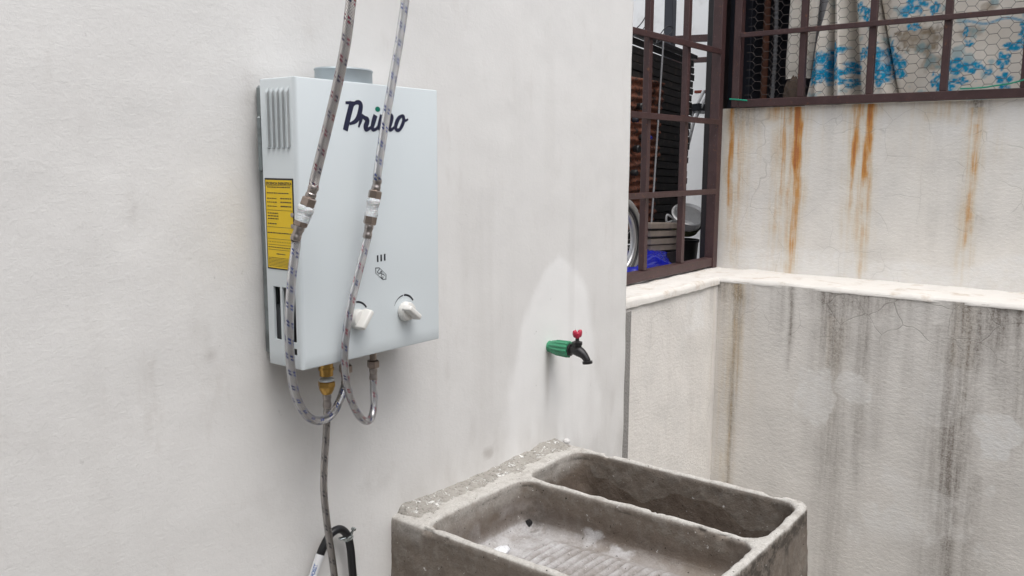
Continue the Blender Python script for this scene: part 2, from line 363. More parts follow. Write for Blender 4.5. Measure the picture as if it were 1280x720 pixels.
# the repainted arch round the tap
tapx, tapz = 1.632, 1.097
tc = at(692, 340, Y=0); half = 0.185
wob = 0.03*fbm(x, z, 1.0, 9, 4)+0.02*fbm(x*1.5, z*0.5, 6.0, 30, 3)
cx = 1.668; wid = np.interp(z, [0.70, 0.9, 1.05, 1.15, 1.22, 1.28, 1.31], [0.215, 0.205, 0.185, 0.155, 0.115, 0.060, 0.0])
d = wid-np.abs(x-cx)+wob
patch = sstep(-0.012, 0.03, d)*(z < 1.318)*sstep(0.68, 0.92, z+0.1*fbm(x, z, 2, 7, 3))
# dark streak below the tap; dirt: run-off near the sink, smudges
tap_streak = np.exp(-((x-tapx+0.006)/0.010)**2)*sstep(0.90, 1.06, z)*(z < 1.093)*0.55
low = 0.22*sstep(0.98, 0.86, z)*sstep(1.0, 1.25, x)*sstep(-0.25, 0.35, fbm(x*1.0, z*0.25, 0, 26, 4))
sm = 0.35*np.exp(-(((x-0.735)/0.010)**2+((z-1.235)/0.009)**2))+0.2*np.exp(-(((x-0.73)/0.004)**2+((z-1.265)/0.03)**2))
grey = 0.55*sstep(0.06, 0.0, np.abs(x-1.40)+0.1*np.abs(z-0.9))*sstep(0.1, 0.5, fbm(x, z, 5, 30, 4))*sstep(1.0, 0.86, z)
runs = 0.10*sstep(0.05, 0.45, fbm(x*1.0, z*0.06, 11, 22, 4))*sstep(1.05, 1.2, x)*sstep(1.75, 1.3, z)+0.06*sstep(0.1, 0.5, fbm(x, z*0.08, 17, 16, 4))*sstep(0.25, 0.8, fbm(x, z, 19, 3, 2)+0.5)
scuff = np.zeros_like(x)
for px, py, rx, rz, a_ in ((292, 458, 0.010, 0.003, 0.5), (245, 405, 0.012, 0.03, 0.14), (165, 262, 0.006, 0.03, 0.2), (180, 520, 0.03, 0.02, 0.12), (60, 560, 0.05, 0.03, 0.08), (560, 470, 0.008, 0.06, 0.16), (590, 540, 0.012, 0.04, 0.16), (320, 640, 0.05, 0.05, 0.10), (470, 600, 0.05, 0.03, 0.14), (640, 130, 0.02, 0.012, 0.10), (90, 160, 0.03, 0.02, 0.08)):
    q = at(px, py, Y=0); scuff += a_*np.exp(-((x-q[0])/rx)**2-((z-q[2])/rz)**2)*sstep(-0.4, 0.3, fbm(x, z, px, 60, 3))
dirt = np.clip(tap_streak+low+sm+grey+runs+scuff, 0, 1)
soft = sstep(0.9, 1.6, x)*0.7
P = np.stack([x, y, z], 1); F = grid_faces(len(us), len(zs_))
P2, F2 = box_data(-2.2, XE, 0.012, 0.21, 0.0, 2.5, 0.006, 2)
# join the front sheet to a solid body: sheet rim is wrapped back onto the body
rim_pts = []
nb = len(P); nz = len(zs_); edge = [(len(us)-1)*nz+j for j in range(nz)]
Ex = np.stack([np.full(nz, XE), P[edge, 1]+0.006, zs_], 1); Ex2 = np.stack([np.full(nz, XE+0.0005), np.full(nz, 0.03), zs_], 1)
Vall = np.vstack([P, Ex, Ex2, P2]); Fall = F.tolist()
for j in range(nz-1):
    Fall.append((edge[j], edge[j+1], nb+j+1, nb+j)); Fall.append((nb+j, nb+j+1, nb+nz+j+1, nb+nz+j))
Fall += [[i+nb+2*nz for i in f] for f in F2]
A = np.zeros((len(Vall), 3)); A[:nb, 0] = patch; A[:nb, 1] = dirt; A[:nb, 2] = np.maximum(soft, patch*0.9)
tag(mobj('house_wall', Vall, Fall, M_PLASTER, attr=A, autosmooth=60, loc=(0.9, 0.1, 0)), 'tall white stucco house wall carrying the water heater and the tap', 'wall')

# --- low wall under the side grille (plane y = 0.02) with its pale sill
us = np.linspace(XE+0.001, 2.628, 130); vz = np.linspace(0, 1.14, 200)
U, V = np.meshgrid(us, vz, indexing='ij'); x, z = U.ravel(), V.ravel(); y = 0.02+0.002*fbm(x, z, 3, 7, 4)
g = 0.10*sstep(0.0, 0.4, fbm(x*3, z*0.6, 0, 8, 4))+0.35*sstep(2.50, 2.63, x)*sstep(0.0, 0.5, fbm(x*5, z*0.5, 4, 9, 3))*sstep(0.2, 1.1, z)
b = sstep(0.03, 0.0, np.abs(x-2.46)-0.05)*sstep(0.03, 0, np.abs(z-1.06)-0.04)*0.8
r = 0.16*sstep(2.48, 2.62, x)*sstep(-0.1, 0.4, fbm(x*5, z*0.4, 8, 9, 3))
lw = thing('low_wall', 'short pale plastered wall below the brown grille beside the house wall', 'wall', (2.3, 0.12, 0))
P2, F2 = box_data(XE+0.001, 2.63, 0.028, 0.24, 0, 1.135)
mobj('face_plaster', np.vstack([np.stack([x, y, z], 1), P2]), grid_faces(130, 200).tolist()+[[i+len(x) for i in f] for f in F2], M_LOWP, lw, attr=np.vstack([np.stack([r, g, b], 1), np.zeros((len(P2), 3))]), autosmooth=50)
def slab(name, xs, ys, ztop, zbot, amp, mat, parent, seed, slope=None):
    """a rough cement slab: an uneven top with rounded uneven edges"""
    def fin(a): return np.unique(np.round(np.concatenate([a, a[0]+np.array([.001, .0025, .0045, .0075, .011, .016]), a[-1]-np.array([.001, .0025, .0045, .0075, .011, .016])]), 5))
    xs, ys = fin(xs), fin(ys)
    X, Y = np.meshgrid(xs, ys, indexing='ij'); X = X.ravel(); Y = Y.ravel(); nx, ny = len(xs), len(ys)
    e = np.minimum(np.minimum(X-xs[0], xs[-1]-X), np.minimum(Y-ys[0], ys[-1]-Y))
    Zt = ztop+amp*fbm(X, Y, seed, 14, 4)-0.010*np.maximum(0, 1-e/0.011)**2.2+(slope(X, Y) if slope else 0)
    jw = np.exp(-e/0.02); P = np.stack([X+jw*0.006*fbm(Y, Y*0, seed+5, 12, 4), Y+jw*0.006*fbm(X, X*0, seed+9, 12, 4), Zt], 1)
    Q = P.copy(); Q[:, 2] = zbot-0.004*np.abs(fbm(X, Y, seed+3, 25, 3)); F = grid_faces(nx, ny)[:, ::-1].tolist(); k = nx*ny
    ring = [i*ny for i in range(nx)]+[(nx-1)*ny+j for j in range(1, ny)]+[i*ny+ny-1 for i in range(nx-2, -1, -1)]+[j for j in range(ny-2, 0, -1)]
    for a, b_ in zip(ring, ring[1:]+ring[:1]): F.append((b_, a, a+k, b_+k))
    return mobj(name, np.vstack([P, Q]), F, mat, parent, autosmooth=55)
slab('sill', np.linspace(XE+0.002, 2.626, 90), np.linspace(0.012, 0.245, 34), 1.157, 1.134, 0.005, M_LEDGE, lw, 2.0)
j0, j1 = at(779, 372, Y=0.018), at(785, 372, Y=0.018)
box('joint_filler', j0[0]-0.004, j1[0]+0.006, 0.008, 0.03, 0.0, 1.128, M_JOINT, lw, 0.003)

# --- yard wall: lower face X = 2.624, ledge, upper face X = 2.88
X1, X2 = 2.624, 2.88
yw = thing('yard_wall', 'stained plastered yard wall with a white ledge below the curtained window', 'wall', (2.8, -1.0, 0))
ys = np.concatenate([np.linspace(-2.6, -1.15, 20)[:-1], np.linspace(-1.15, 0.022, 420)]); vz = np.concatenate([np.linspace(0, 0.45, 10)[:-1], np.linspace(0.45, 1.148, 180)])
Y, Z = np.meshgrid(ys, vz, indexing='ij'); y, z = Y.ravel(), Z.ravel()
_up = False
def streak(px, py0, py1, w, amt, X, spread=0.0, sharp_top=True, wob=0.006):
    """a run of dirt down the wall from py0 to py1 with half-width w"""
    a = at(px, py0, X=X); e = at(px, py1, X=X); yc = a[1]+wob*fbm(z*0+px, z, px*0.1, 6, 3)
    tt = (a[2]-z)/(a[2]-e[2]); ww = w*(1.45 if not _up else 1.7)*(1+spread*np.clip(tt, 0, 1))*(1+0.35*fbm(y*0+px, z, 3.3, 14, 3))
    return 1.25*amt*np.exp(-((y-yc)/ww)**2)*(1-sstep(0.38, 1.08, tt+0.20*fbm(y*2, z, px, 20, 3)))*(tt > -0.02)
grime = np.zeros_like(y); rust = np.zeros_like(y); pale = np.zeros_like(y)
for a in [(990, 350, 470, 0.008, 0.72), (978, 350, 440, 0.014, 0.30), (966, 350, 420, 0.006, 0.25), (1046, 356, 510, 0.034, 0.70), (1040, 356, 480, 0.008, 0.8), (1052, 356, 520, 0.008, 0.6), (1044, 480, 700, 0.034, 0.46), (1044, 560, 1000, 0.040, 0.30), (1084, 360, 520, 0.012, 0.72), (1080, 430, 700, 0.018, 0.42), (1066, 360, 430, 0.006, 0.4),
          (1206, 370, 900, 0.030, 0.92), (1198, 370, 760, 0.010, 0.8), (1224, 370, 500, 0.018, 1.0), (1212, 370, 700, 0.008, 0.9), (1190, 420, 1000, 0.036, 0.5), (1160, 378, 440, 0.012, 0.32), (1125, 368, 450, 0.008, 0.3), (1140, 370, 560, 0.012, 0.25), (1262, 370, 470, 0.05, 0.72), (1280, 370, 600, 0.045, 0.5), (1247, 378, 500, 0.010, 0.6), (1270, 378, 520, 0.008, 0.5), (1205, 600, 1100, 0.05, 0.42), (918, 350, 420, 0.04, 0.40), (922, 350, 800, 0.009, 0.62), (926, 350, 560, 0.006, 0.5), (910, 350, 700, 0.02, 0.14), (1105, 366, 640, 0.02, 0.22), (1020, 356, 620, 0.014, 0.2)]:
    grime = np.maximum(grime, streak(*a, X1))
top = 0.55*sstep(1.07, 1.14, z+0.05*fbm(y, z, 0, 9, 4))*sstep(-0.1, 0.45, fbm(y, z*0.5, 5, 9, 4)+0.25*sstep(-0.55, -0.75, y))
grime = np.clip(grime+top+0.06*sstep(0.0, 0.5, fbm(y*2, z*0.5, 7, 5, 4)), 0, 1)
for a in [(921, 348, 800, 0.010, 0.32), (925, 348, 620, 0.007, 0.34), (931, 350, 600, 0.010, 0.22), (912, 350, 760, 0.035, 0.22), (940, 360, 640, 0.02, 0.12), (1044, 400, 560, 0.03, 0.14), (1206, 380, 560, 0.03, 0.12)]:
    rust = np.maximum(rust, streak(*a, X1))
for px, py, a_, b_, m in [(1245, 558, 0.075, 0.07, 1.0), (1010, 490, 0.055, 0.085, 0.8), (1060, 478, 0.06, 0.045, 0.7), (1120, 660, 0.14, 0.06, 0.7), (1165, 640, 0.12, 0.09, 0.5), (1180, 500, 0.08, 0.1, 0.35)]:
    q = at(px, py, X=X1); dd = np.maximum(np.abs(y-q[1])/a_, np.abs(z-q[2])/b_)*0.55+0.45*np.hypot((y-q[1])/a_, (z-q[2])/b_); m_ = m*sstep(1.05, 0.88, dd+1.1*fbm(y, z, px, 11, 4))
    pale = np.maximum(pale, m_); grime *= 1-0.75*m_; rust *= 1-0.6*m_
xx = X1+0.0025*fbm(y, z, 2, 6, 4)
P2, F2 = box_data(X1+0.008, X2+0.05, -2.6, 0.2, 0, 1.14)
mobj('lower_face', np.vstack([np.stack([xx, y, z], 1), P2]), grid_faces(len(ys), len(vz))[:, ::-1].tolist()+[[i+len(y) for i in f] for f in F2], M_YARD, yw, attr=np.vstack([np.stack([rust, grime, pale], 1), np.zeros((len(P2), 3))]), autosmooth=50)
slab('ledge', np.linspace(X1-0.002, X2+0.03, 36), np.concatenate([np.linspace(-2.6, -1.2, 20)[:-1], np.linspace(-1.2, 0.21, 150)]), 1.156, 1.1425, 0.005, M_LEDGE, yw, 6.0)
_up = True
ys = np.concatenate([np.linspace(-2.6, -1.15, 20)[:-1], np.linspace(-1.15, 0.15, 440)]); vz = np.linspace(1.145, 1.714, 150)
Y, Z = np.meshgrid(ys, vz, indexing='ij'); y, z = Y.ravel(), Z.ravel()
grime = np.zeros_like(y); rust = np.zeros_like(y); pale = np.zeros_like(y)
for a in [(916, 136, 360, 0.009, 0.62), (924, 138, 400, 0.034, 0.36), (938, 150, 330, 0.012, 0.26), (981, 136, 330, 0.009, 0.60), (978, 136, 400, 0.024, 0.36), (998, 136, 270, 0.009, 1.15), (998, 140, 420, 0.020, 0.55), (992, 136, 250, 0.024, 0.30), (1071, 132, 280, 0.008, 0.75), (1088, 130, 280, 0.008, 0.98), (1079, 130, 250, 0.022, 0.40), (1086, 140, 400, 0.020, 0.46), (1066, 150, 380, 0.018, 0.28),
          (1221, 160, 360, 0.008, 0.60), (1221, 140, 400, 0.018, 0.40), (1178, 124, 165, 0.06, 0.30), (985, 134, 165, 0.05, 0.5), (1082, 130, 155, 0.035, 0.5), (1150, 128, 260, 0.03, 0.14), (950, 136, 330, 0.02, 0.16), (1030, 134, 220, 0.012, 0.14), (1120, 130, 240, 0.014, 0.12), (1250, 120, 260, 0.02, 0.14)]:
    rust = np.maximum(rust, streak(*a, X2))
for a in [(930, 136, 175, 0.03, 0.75), (920, 136, 160, 0.02, 0.6), (1040, 134, 260, 0.012, 0.16), (1222, 122, 150, 0.018, 0.7), (1200, 122, 140, 0.05, 0.25), (1175, 122, 330, 0.05, 0.10)]:
    grime = np.maximum(grime, streak(*a, X2))
grime = np.clip(grime+0.10*sstep(0, 0.45, fbm(y, z, 3, 9, 4))*sstep(1.45, 1.25, z)+0.3*sstep(1.695, 1.712, z)*sstep(-.2, .3, fbm(y, z*0, 9, 20, 3)), 0, 1)
pale = 0.8*sstep(-0.3, 0.1, fbm(y*1.2, z*2, 12, 4, 4)+1.2*sstep(1.30, 1.17, z)-0.6)+0.5*sstep(1.55, 1.64, z)*sstep(-0.4, -0.62, y)
xx = X2+0.0025*fbm(y, z, 8, 6, 4)
P2, F2 = box_data(X2+0.008, X2+0.16, -2.6, 0.15, 1.13, 1.712)
mobj('upper_face', np.vstack([np.stack([xx, y, z], 1), P2]), grid_faces(len(ys), len(vz))[:, ::-1].tolist()+[[i+len(y) for i in f] for f in F2], M_YARDUP, yw, attr=np.vstack([np.stack([rust, grime, pale], 1), np.zeros((len(P2), 3))]), autosmooth=50)

# --- the neighbour's shed behind the curtained window and the pale walls of the terrace
sh = thing('shed', 'dark roofed shed behind the brown window grille', 'shed', (3.6, -1.1, 1.0))
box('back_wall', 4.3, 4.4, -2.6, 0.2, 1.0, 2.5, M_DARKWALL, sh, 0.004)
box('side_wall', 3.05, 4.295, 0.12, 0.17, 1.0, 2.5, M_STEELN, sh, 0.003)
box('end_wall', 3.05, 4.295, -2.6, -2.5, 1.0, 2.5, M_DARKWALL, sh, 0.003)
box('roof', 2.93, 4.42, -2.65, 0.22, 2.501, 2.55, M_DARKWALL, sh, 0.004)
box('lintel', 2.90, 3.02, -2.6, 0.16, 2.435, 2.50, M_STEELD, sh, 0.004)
tag(box('terrace_wall', 4.102, 4.22, 0.24, 2.6, 0, 2.45, M_BACKWALL, None, 0.004), 'pale grey wall closing the terrace, seen through the side grille', 'wall')
tag(box('boundary_wall', 1.6, 4.10, 2.46, 2.6, 0, 2.45, M_BACKWALL, None, 0.004), 'long pale wall along the far side of the terrace', 'wall')

# ================================================================== side grille (plane y = 0.15)
gr = thing('window_grille', 'tall brown steel grille standing on the low wall next to the house wall', 'grille', (2.4, 0.15, 1.16), 'brown window grilles')
def vb(name, x, z0, z1, w, y=0.15, dpt=0.02, mat=None): return box(name, x-w/2, x+w/2, y-dpt/2, y+dpt/2, z0, z1, mat or M_STEEL, gr, 0.0015)
ZT = 2.35
for bx in (2.10, 2.348, 2.602): vb('bar', bx, 1.196, ZT, 0.022)
vb('post', 2.845, 1.158, ZT, 0.034, dpt=0.034)
vb('post', 2.015, 1.162, ZT, 0.03, dpt=0.03)
for hz in (1.428, 1.666, 1.902, 2.14): box('rail', 2.03, 2.828, 0.130, 0.1385, hz-0.009, hz+0.009, M_STEEL, gr, 0.001)
box('bottom_rail', 2.03, 2.8275, 0.136, 0.166, 1.164, 1.195, M_STEEL, gr, 0.002)
box('top_rail', 2.0, 2.862, 0.133, 0.169, ZT+0.0005, ZT+0.036, M_STEEL, gr, 0.002)
# corner steelwork behind the grille's post
cp = thing('corner_post', 'dark steel corner post between the two brown grilles', 'post', (2.90, 0.17, 1.16))
box('channel', 2.868, 3.06, 0.174, 0.206, 1.158, 2.40, M_STEELD, cp, 0.003)
box('flange', 2.862, 2.884, 0.151, 0.1735, 1.716, 2.40, M_STEEL, cp, 0.002)
box('web', 2.93, 2.945, 0.112, 0.150, 1.716, 2.40, M_STEELN, cp, 0.002)

# ================================================================== front grille of the shed window (plane X = 2.86)
gf = thing('window_grille', 'wide brown steel grille in front of the blue flowered curtain', 'grille', (2.875, -0.6, 1.715), 'brown window grilles')
def yb(name, y0, y1, z0, z1, x0=2.862, x1=2.884): return box(name, x0, x1, y0, y1, z0, z1, M_STEEL, gf, 0.0015)
yb('post', 0.077, 0.103, 1.7165, 2.40, 2.858, 2.890)
for by in (-0.133, -0.349, -0.562, -0.772, -0.985, -1.2, -1.42, -1.64, -1.86, -2.08, -2.3): yb('bar', by-0.010, by+0.010, 1.7425, 2.40)
for hz in (1.955, 2.17): yb('rail', -2.5, 0.0765, hz-0.008, hz+0.008, 2.851, 2.8613)
yb('bottom_rail', -2.5, 0.0765, 1.7160, 1.742, 2.856, 2.892)
yb('top_rail', -2.5, 0.104, 2.4005, 2.43, 2.858, 2.890)

# --- hexagonal chicken wire just behind the bars
def hexnet():
    cw, ch = 0.041, 0.0285; V = []; F = []
    def seg(a, b, r=0.00055):
        a = np.array(a); b = np.array(b); d = (b-a)/np.linalg.norm(b-a); s = np.cross(d, [1.0, 0, 0]); k = len(V)
        for p in (a, b):
            for t in range(4):
                th = t*math.pi/2; V.append(p+s*math.cos(th)*r+np.array([1.0, 0, 0])*math.sin(th)*r)
        for t in range(4): F.append((k+t, k+(t+1) % 4, k+4+(t+1) % 4, k+4+t))
    cols = int(1.28/(cw*0.75)); rows = int(0.62/ch)
    def jit(y, z): return np.array([2.8975+0.004*float(vnoise(y*6, z*6, 1)), y+0.0035*float(vnoise(y*19, z*19, 4)), z+0.003*float(vnoise(y*19, z*19, 8))])
    for i in range(cols):
        yc = 0.06-i*cw*0.75
        for j in range(rows):
            zc = 1.745+j*ch+(ch/2 if i % 2 else 0)
            tl, tr = (yc+cw*0.25, zc+ch/2), (yc-cw*0.25, zc+ch/2); rr = (yc-cw*0.5, zc); bl, br = (yc+cw*0.25, zc-ch/2), (yc-cw*0.25, zc-ch/2)
            for p, q in ((tl, tr), (tr, rr), (rr, br)):
                seg(jit(*p), jit(*q), 0.0008 if p == tl else 0.0006)
    return V, F
V, F = hexnet()
tag(mobj('chicken_wire', V, F, M_WIRE), 'thin hexagonal wire netting stretched between the brown bars and the curtain', 'wire netting')

# ================================================================== curtains
n = N('printed_cloth'); mr, mg, mb = n.mask(); c = n.mix(n.noise(11, 4), (0.68, 0.62, 0.54), (0.84, 0.80, 0.74)); c = n.mix(n.math('MULTIPLY', mg, n.ss(n.noise(30, 5), 0.3, 0.6, 0.5, 1.0)), c, (0.30, 0.235, 0.165))
bl = n.mix(n.noise(60, 4, 0.7), (0.004, 0.20, 0.44), (0.02, 0.40, 0.62)); pr = n.math('MULTIPLY', mr, n.ss(n.noise(95, 4, 0.75), 0.33, 0.50, 0.45, 1.0)); c = n.mix(pr, c, bl)
c = n.mix(mb, c, (0.12, 0.36, 0.45))
n.col(c).set(rough=0.85, spec=0.15); n.bump(n.noise(45, 5), 0.35, 0.006); M_CLOTH = n.m
M_CLOTHP = plain('plain_cloth', (0.72, 0.68, 0.62), 0.88, var=0.14, scale=14, bump=0.4, bscale=50, bdist=0.006, dirt=((0.36, 0.28, 0.18), 9, 0.6))
M_CLOTHG = plain('grey_cloth', (0.45, 0.45, 0.47), 0.9, var=0.15, scale=18, bump=0.4, bscale=50, bdist=0.005)
def cloth(name, yl, yr, z0, z1, depth, mat, nu, nv, label, maskfn=None):
    """yl(z), yr(z): edges as functions of height"""
    s = np.linspace(0, 1, nu); zz = np.linspace(z0, z1, nv); S, Z = np.meshgrid(s, zz, indexing='ij'); S = S.ravel(); Z = Z.ravel()
    Y = yl(Z)*(1-S)+yr(Z)*S; X = depth(Y, Z); P = np.stack([X, Y, Z], 1); k = len(P); Q = P+np.array([0.0012, 0, 0]); F = grid_faces(nu, nv)
    ring = [i*nv for i in range(nu)]+[(nu-1)*nv+j for j in range(1, nv)]+[i*nv+nv-1 for i in range(nu-2, -1, -1)]+[j for j in range(nv-2, 0, -1)]
    Fa = F.tolist()+(F[:, ::-1]+k).tolist()+[(b_, a, a+k, b_+k) for a, b_ in zip(ring, ring[1:]+ring[:1])]
    at_ = None
    if maskfn is not None: m = maskfn(Y, Z); at_ = np.vstack([m, m])
    return tag(mobj(name, np.vstack([P, Q]), Fa, mat, attr=at_, smooth=True), label, 'curtain')
XC = 2.93
def yz(px, py): q = at(px, py, X=XC); return q[1], q[2]
def line(a, b):
    (y0, z0), (y1, z1) = yz(*a), yz(*b); return lambda z: y0+(z-z0)*(y1-y0)/(z1-z0)
def gauss(t, w): return np.exp(-(t/w)**2)
fold1 = line((1041, 0), (1038, 115)); fold2 = line((1063, 0), (1069, 115)); fold3 = line((1096, 0), (1116, 115)); fold4 = line((1052, 0), (1052, 115))
def depth_main(Y, Z):
    x = XC+0.010*fbm(Y, Z*0.35, 2, 7, 3)+0.006*fbm(Y*3, Z*0.8, 5, 6, 3)
    x += 0.060*gauss(Y-fold1(Z), 0.008)-0.030*gauss(Y-fold4(Z), 0.016)+0.090*gauss(Y-fold2(Z)-0.002, 0.016)-0.02*gauss(Y-line((1026, 0), (1022, 115))(Z), 0.014)
    x += np.where(Y < fold3(Z), 0.022*gauss(Y-fold3(Z), 0.05), -0.006)+0.055*gauss(Y-fold3(Z)-0.004, 0.011)
    x += 0.030*gauss(Y-line((1165, 0), (1135, 115))(Z), 0.03)
    return x
blobs = [(1026, 84, 20, 22), (1045, 66, 12, 14), (1048, 92, 10, 14), (1066, 84, 12, 9), (1060, 103, 14, 7), (1020, 100, 7, 10), (1104, 74, 18, 26), (1092, 62, 10, 12), (1118, 84, 12, 16), (1100, 96, 10, 12), (1080, 68, 8, 8), (1076, 10, 8, 10), (1085, 20, 5, 9),
         (1145, 4, 14, 14), (1132, 16, 13, 6), (1168, 8, 7, 9), (1142, 34, 9, 5), (1192, 82, 12, 12), (1173, 100, 11, 13), (1183, 108, 9, 7), (1214, 84, 13, 8), (1211, 54, 6, 6), (1208, 38, 3, 8), (1254, 76, 7, 11), (1256, 102, 8, 13), (1275, 56, 14, 6), (1282, 40, 8, 14), (1236, 90, 6, 5), (1198, 101, 14, 5), (1300, 90, 14, 20), (1330, 40, 16, 20), (1380, 80, 20, 18)]
def main_mask(Y, Z):
    m = np.zeros_like(Y); w = 0.62*fbm(Y, Z, 1, 42, 4)+0.75*fbm(Y, Z, 4, 100, 3)
    for px, py, rx, ry in blobs:
        y0, z0 = yz(px, py); sx, sz = rx*0.0028, ry*0.0025
        dy_, dz_ = (Y-y0)/sx, (Z-z0)/sz; th = np.arctan2(dz_, dy_); hy = np.hypot(dy_, dz_); pet = 0.62+0.45*np.abs(np.cos(2.5*th+px))
        f_ = sstep(1.0, 0.70, hy/pet+0.75*w)*(1-0.75*sstep(0.26, 0.12, hy))*(1-0.55*sstep(0.22, 0.05, np.abs(np.cos(2.5*th+px)))*(hy > 0.2)*(hy < 0.8)); m = np.maximum(m, f_)
    y0, z0 = yz(1245, 26); m = np.maximum(m, 0.7*sstep(0.006, 0.002, np.abs(Z-z0+0.006*np.sin((Y-y0)*60)))*(np.abs(Y-y0) < 0.09))
    g = np.zeros_like(Y)
    for px, py, rx, ry, a in [(1150, 48, 32, 26, 0.85), (1165, 78, 18, 14, 0.8), (1235, 8, 14, 10, 0.8), (1215, 40, 14, 10, 0.5), (1105, 10, 10, 30, 0.4)]:
        y0, z0 = yz(px, py); g = np.maximum(g, a*sstep(1.1, 0.6, np.hypot((Y-y0)/(rx*0.0024), (Z-z0)/(ry*0.0021))+0.6*w))
    g = np.maximum(g, 0.30*sstep(0.05, 0.4, fbm(Y, Z, 9, 6, 4))); t = np.zeros_like(Y)
    for py in (40, 60):          # the faint row of a faded print
        y0, z0 = yz(1146, py); g = np.maximum(g, 0.98*sstep(0.010, 0.006, np.abs(Z-z0))*(np.abs(Y-y0) < 0.07)*sstep(-0.05, 0.12, fbm(Y, Z, 3, 130, 3)))
    t = 0.5*sstep(0.22, 0.42, fbm(Y, Z, 21, 24, 4))*sstep(0.9, 0.3, m)
    return np.stack([m, np.clip(g*(1-m), 0, 1), t], 1)
zb = yz(1100, 130)[1]
cloth('curtain', line((1036, 0), (1010, 118)), lambda z: z*0-1.25, 1.70, 2.38, depth_main, M_CLOTH, 420, 200, 'wide off-white curtain printed with blue flowers behind the wire netting', main_mask)
cloth('curtain', line((988, 0), (979, 95)), line((1022, 0), (1012, 80)), 1.81, 2.38, lambda Y, Z: XC+0.012+0.012*np.sin(Y*120)+0.006*fbm(Y, Z, 3, 9, 3)+0.01*gauss(Z-1.81, 0.03), M_CLOTHP, 50, 90, 'narrow plain cream curtain at the left end of the window')
cloth('curtain', line((1008, 0), (1003, 118)), line((1060, 0), (1040, 110)), 1.72, 2.38, lambda Y, Z: XC+0.065+0.01*np.sin(Y*90)+0.006*fbm(Y, Z, 5, 9, 3), M_CLOTHG, 40, 60, 'grey lining cloth showing between cream curtain and flowered curtain')
# --- dark things left of the curtains
M_RUST = plain('rusty_pipe', (0.12, 0.045, 0.025), 0.8, var=0.5, scale=40, bump=0.5, bscale=150, dirt=((0.03, 0.02, 0.02), 30, 0.7))
M_GREYP = plain('grey_conduit', (0.20, 0.20, 0.21), 0.6, var=0.25, scale=40)
a, b_ = at(957, 60, X=3.06), at(968, 60, X=3.04)
tag(tube('rusty_pipe', [(a[0], a[1], z_) for z_ in np.linspace(1.55, 2.60, 8)], 0.012, M_RUST), 'rusty upright pipe in the dark left of the cream curtain', 'pipe')
zz = np.linspace(1.55, 2.60, 220); tag(tube('ribbed_conduit', np.stack([zz*0+b_[0], b_[1]+0.004*np.sin(zz*9), zz], 1), 0.0075+0.0015*np.sin(zz*400), M_GREYP), 'thin grey ribbed conduit beside the rusty pipe', 'conduit')
a = at(938, 60, X=3.2); M_GG = plain('grey_green_board', (0.14, 0.16, 0.15), 0.7, var=0.2, scale=20)
fr = thing('framed_panel', 'grey-green panel with wire front standing in the dark shed', 'panel', (3.2, a[1], 1.6))
box('board', 3.2, 3.215, a[1]-0.035, a[1]+0.03, 1.6, 2.5, M_GG, fr, 0.002)
for s_ in (a[1]-0.042, a[1]+0.037): box('stile', 3.185, 3.22, s_-0.007, s_+0.007, 1.6, 2.5, M_STEELD, fr, 0.002)
for k in range(10): box('wire', 3.192, 3.1945, a[1]-0.034, a[1]+0.029, 1.76+k*0.016, 1.7625+k*0.016, M_GREYP, fr, 0)
# crumpled brown rag on the rail
def crumple(name, c, s, mat, label, cat, seed, amp=0.35, sub=4, freq=9.0):
    bm = bmesh.new(); bmesh.ops.create_icosphere(bm, subdivisions=sub, radius=1.0); v, f = bm_data(bm); bm.free()
    r = 1+amp*(1-2*np.abs(fbm(v[:, 0], v[:, 1], v[:, 2]+seed, freq/4, 4)))+0.25*amp*fbm(v[:, 0], v[:, 1], v[:, 2]+seed*2, freq, 3)
    v = v*r[:, None]*np.array(s)+np.array(c); v[:, 2] = np.maximum(v[:, 2], c[2]-s[2]*0.75)
    return tag(mobj(name, v, f, mat, smooth=True), label, cat)
q = at(992, 106, X=2.95); M_RAG = plain('brown_rag', (0.10, 0.072, 0.055), 0.95, var=0.4, scale=40)
crumple('rag', (q[0], q[1], 1.752), (0.018, 0.026, 0.052), M_RAG, 'crumpled brown rag hanging below the cream curtain', 'rag', 3.0)
# green strings
M_STRING = plain('green_string', (0.01, 0.27, 0.17), 0.5, var=0.2)
C, L = spline([at(1290, 96, X=2.85), at(1268, 103, X=2.85), at(1245, 107, X=2.852), at(1225, 109.5, X=2.853), at(1200, 111, X=2.853)], 50)
tag(tube('string', C+0.0015*np.stack([fbm(C[:, 1], C[:, 2], k, 60, 2) for k in range(3)], 1), 0.0022, M_STRING, seg=6), 'green string lying along the window rail at the right', 'string')
C, L = spline([at(912, 124, X=2.852), at(922, 124.5, X=2.852), at(932, 125.5, X=2.853), at(936, 126, X=2.87)], 24)
tag(tube('string', C, 0.0026, M_STRING, seg=6), 'short turquoise string tied round the foot of the grille post', 'string')

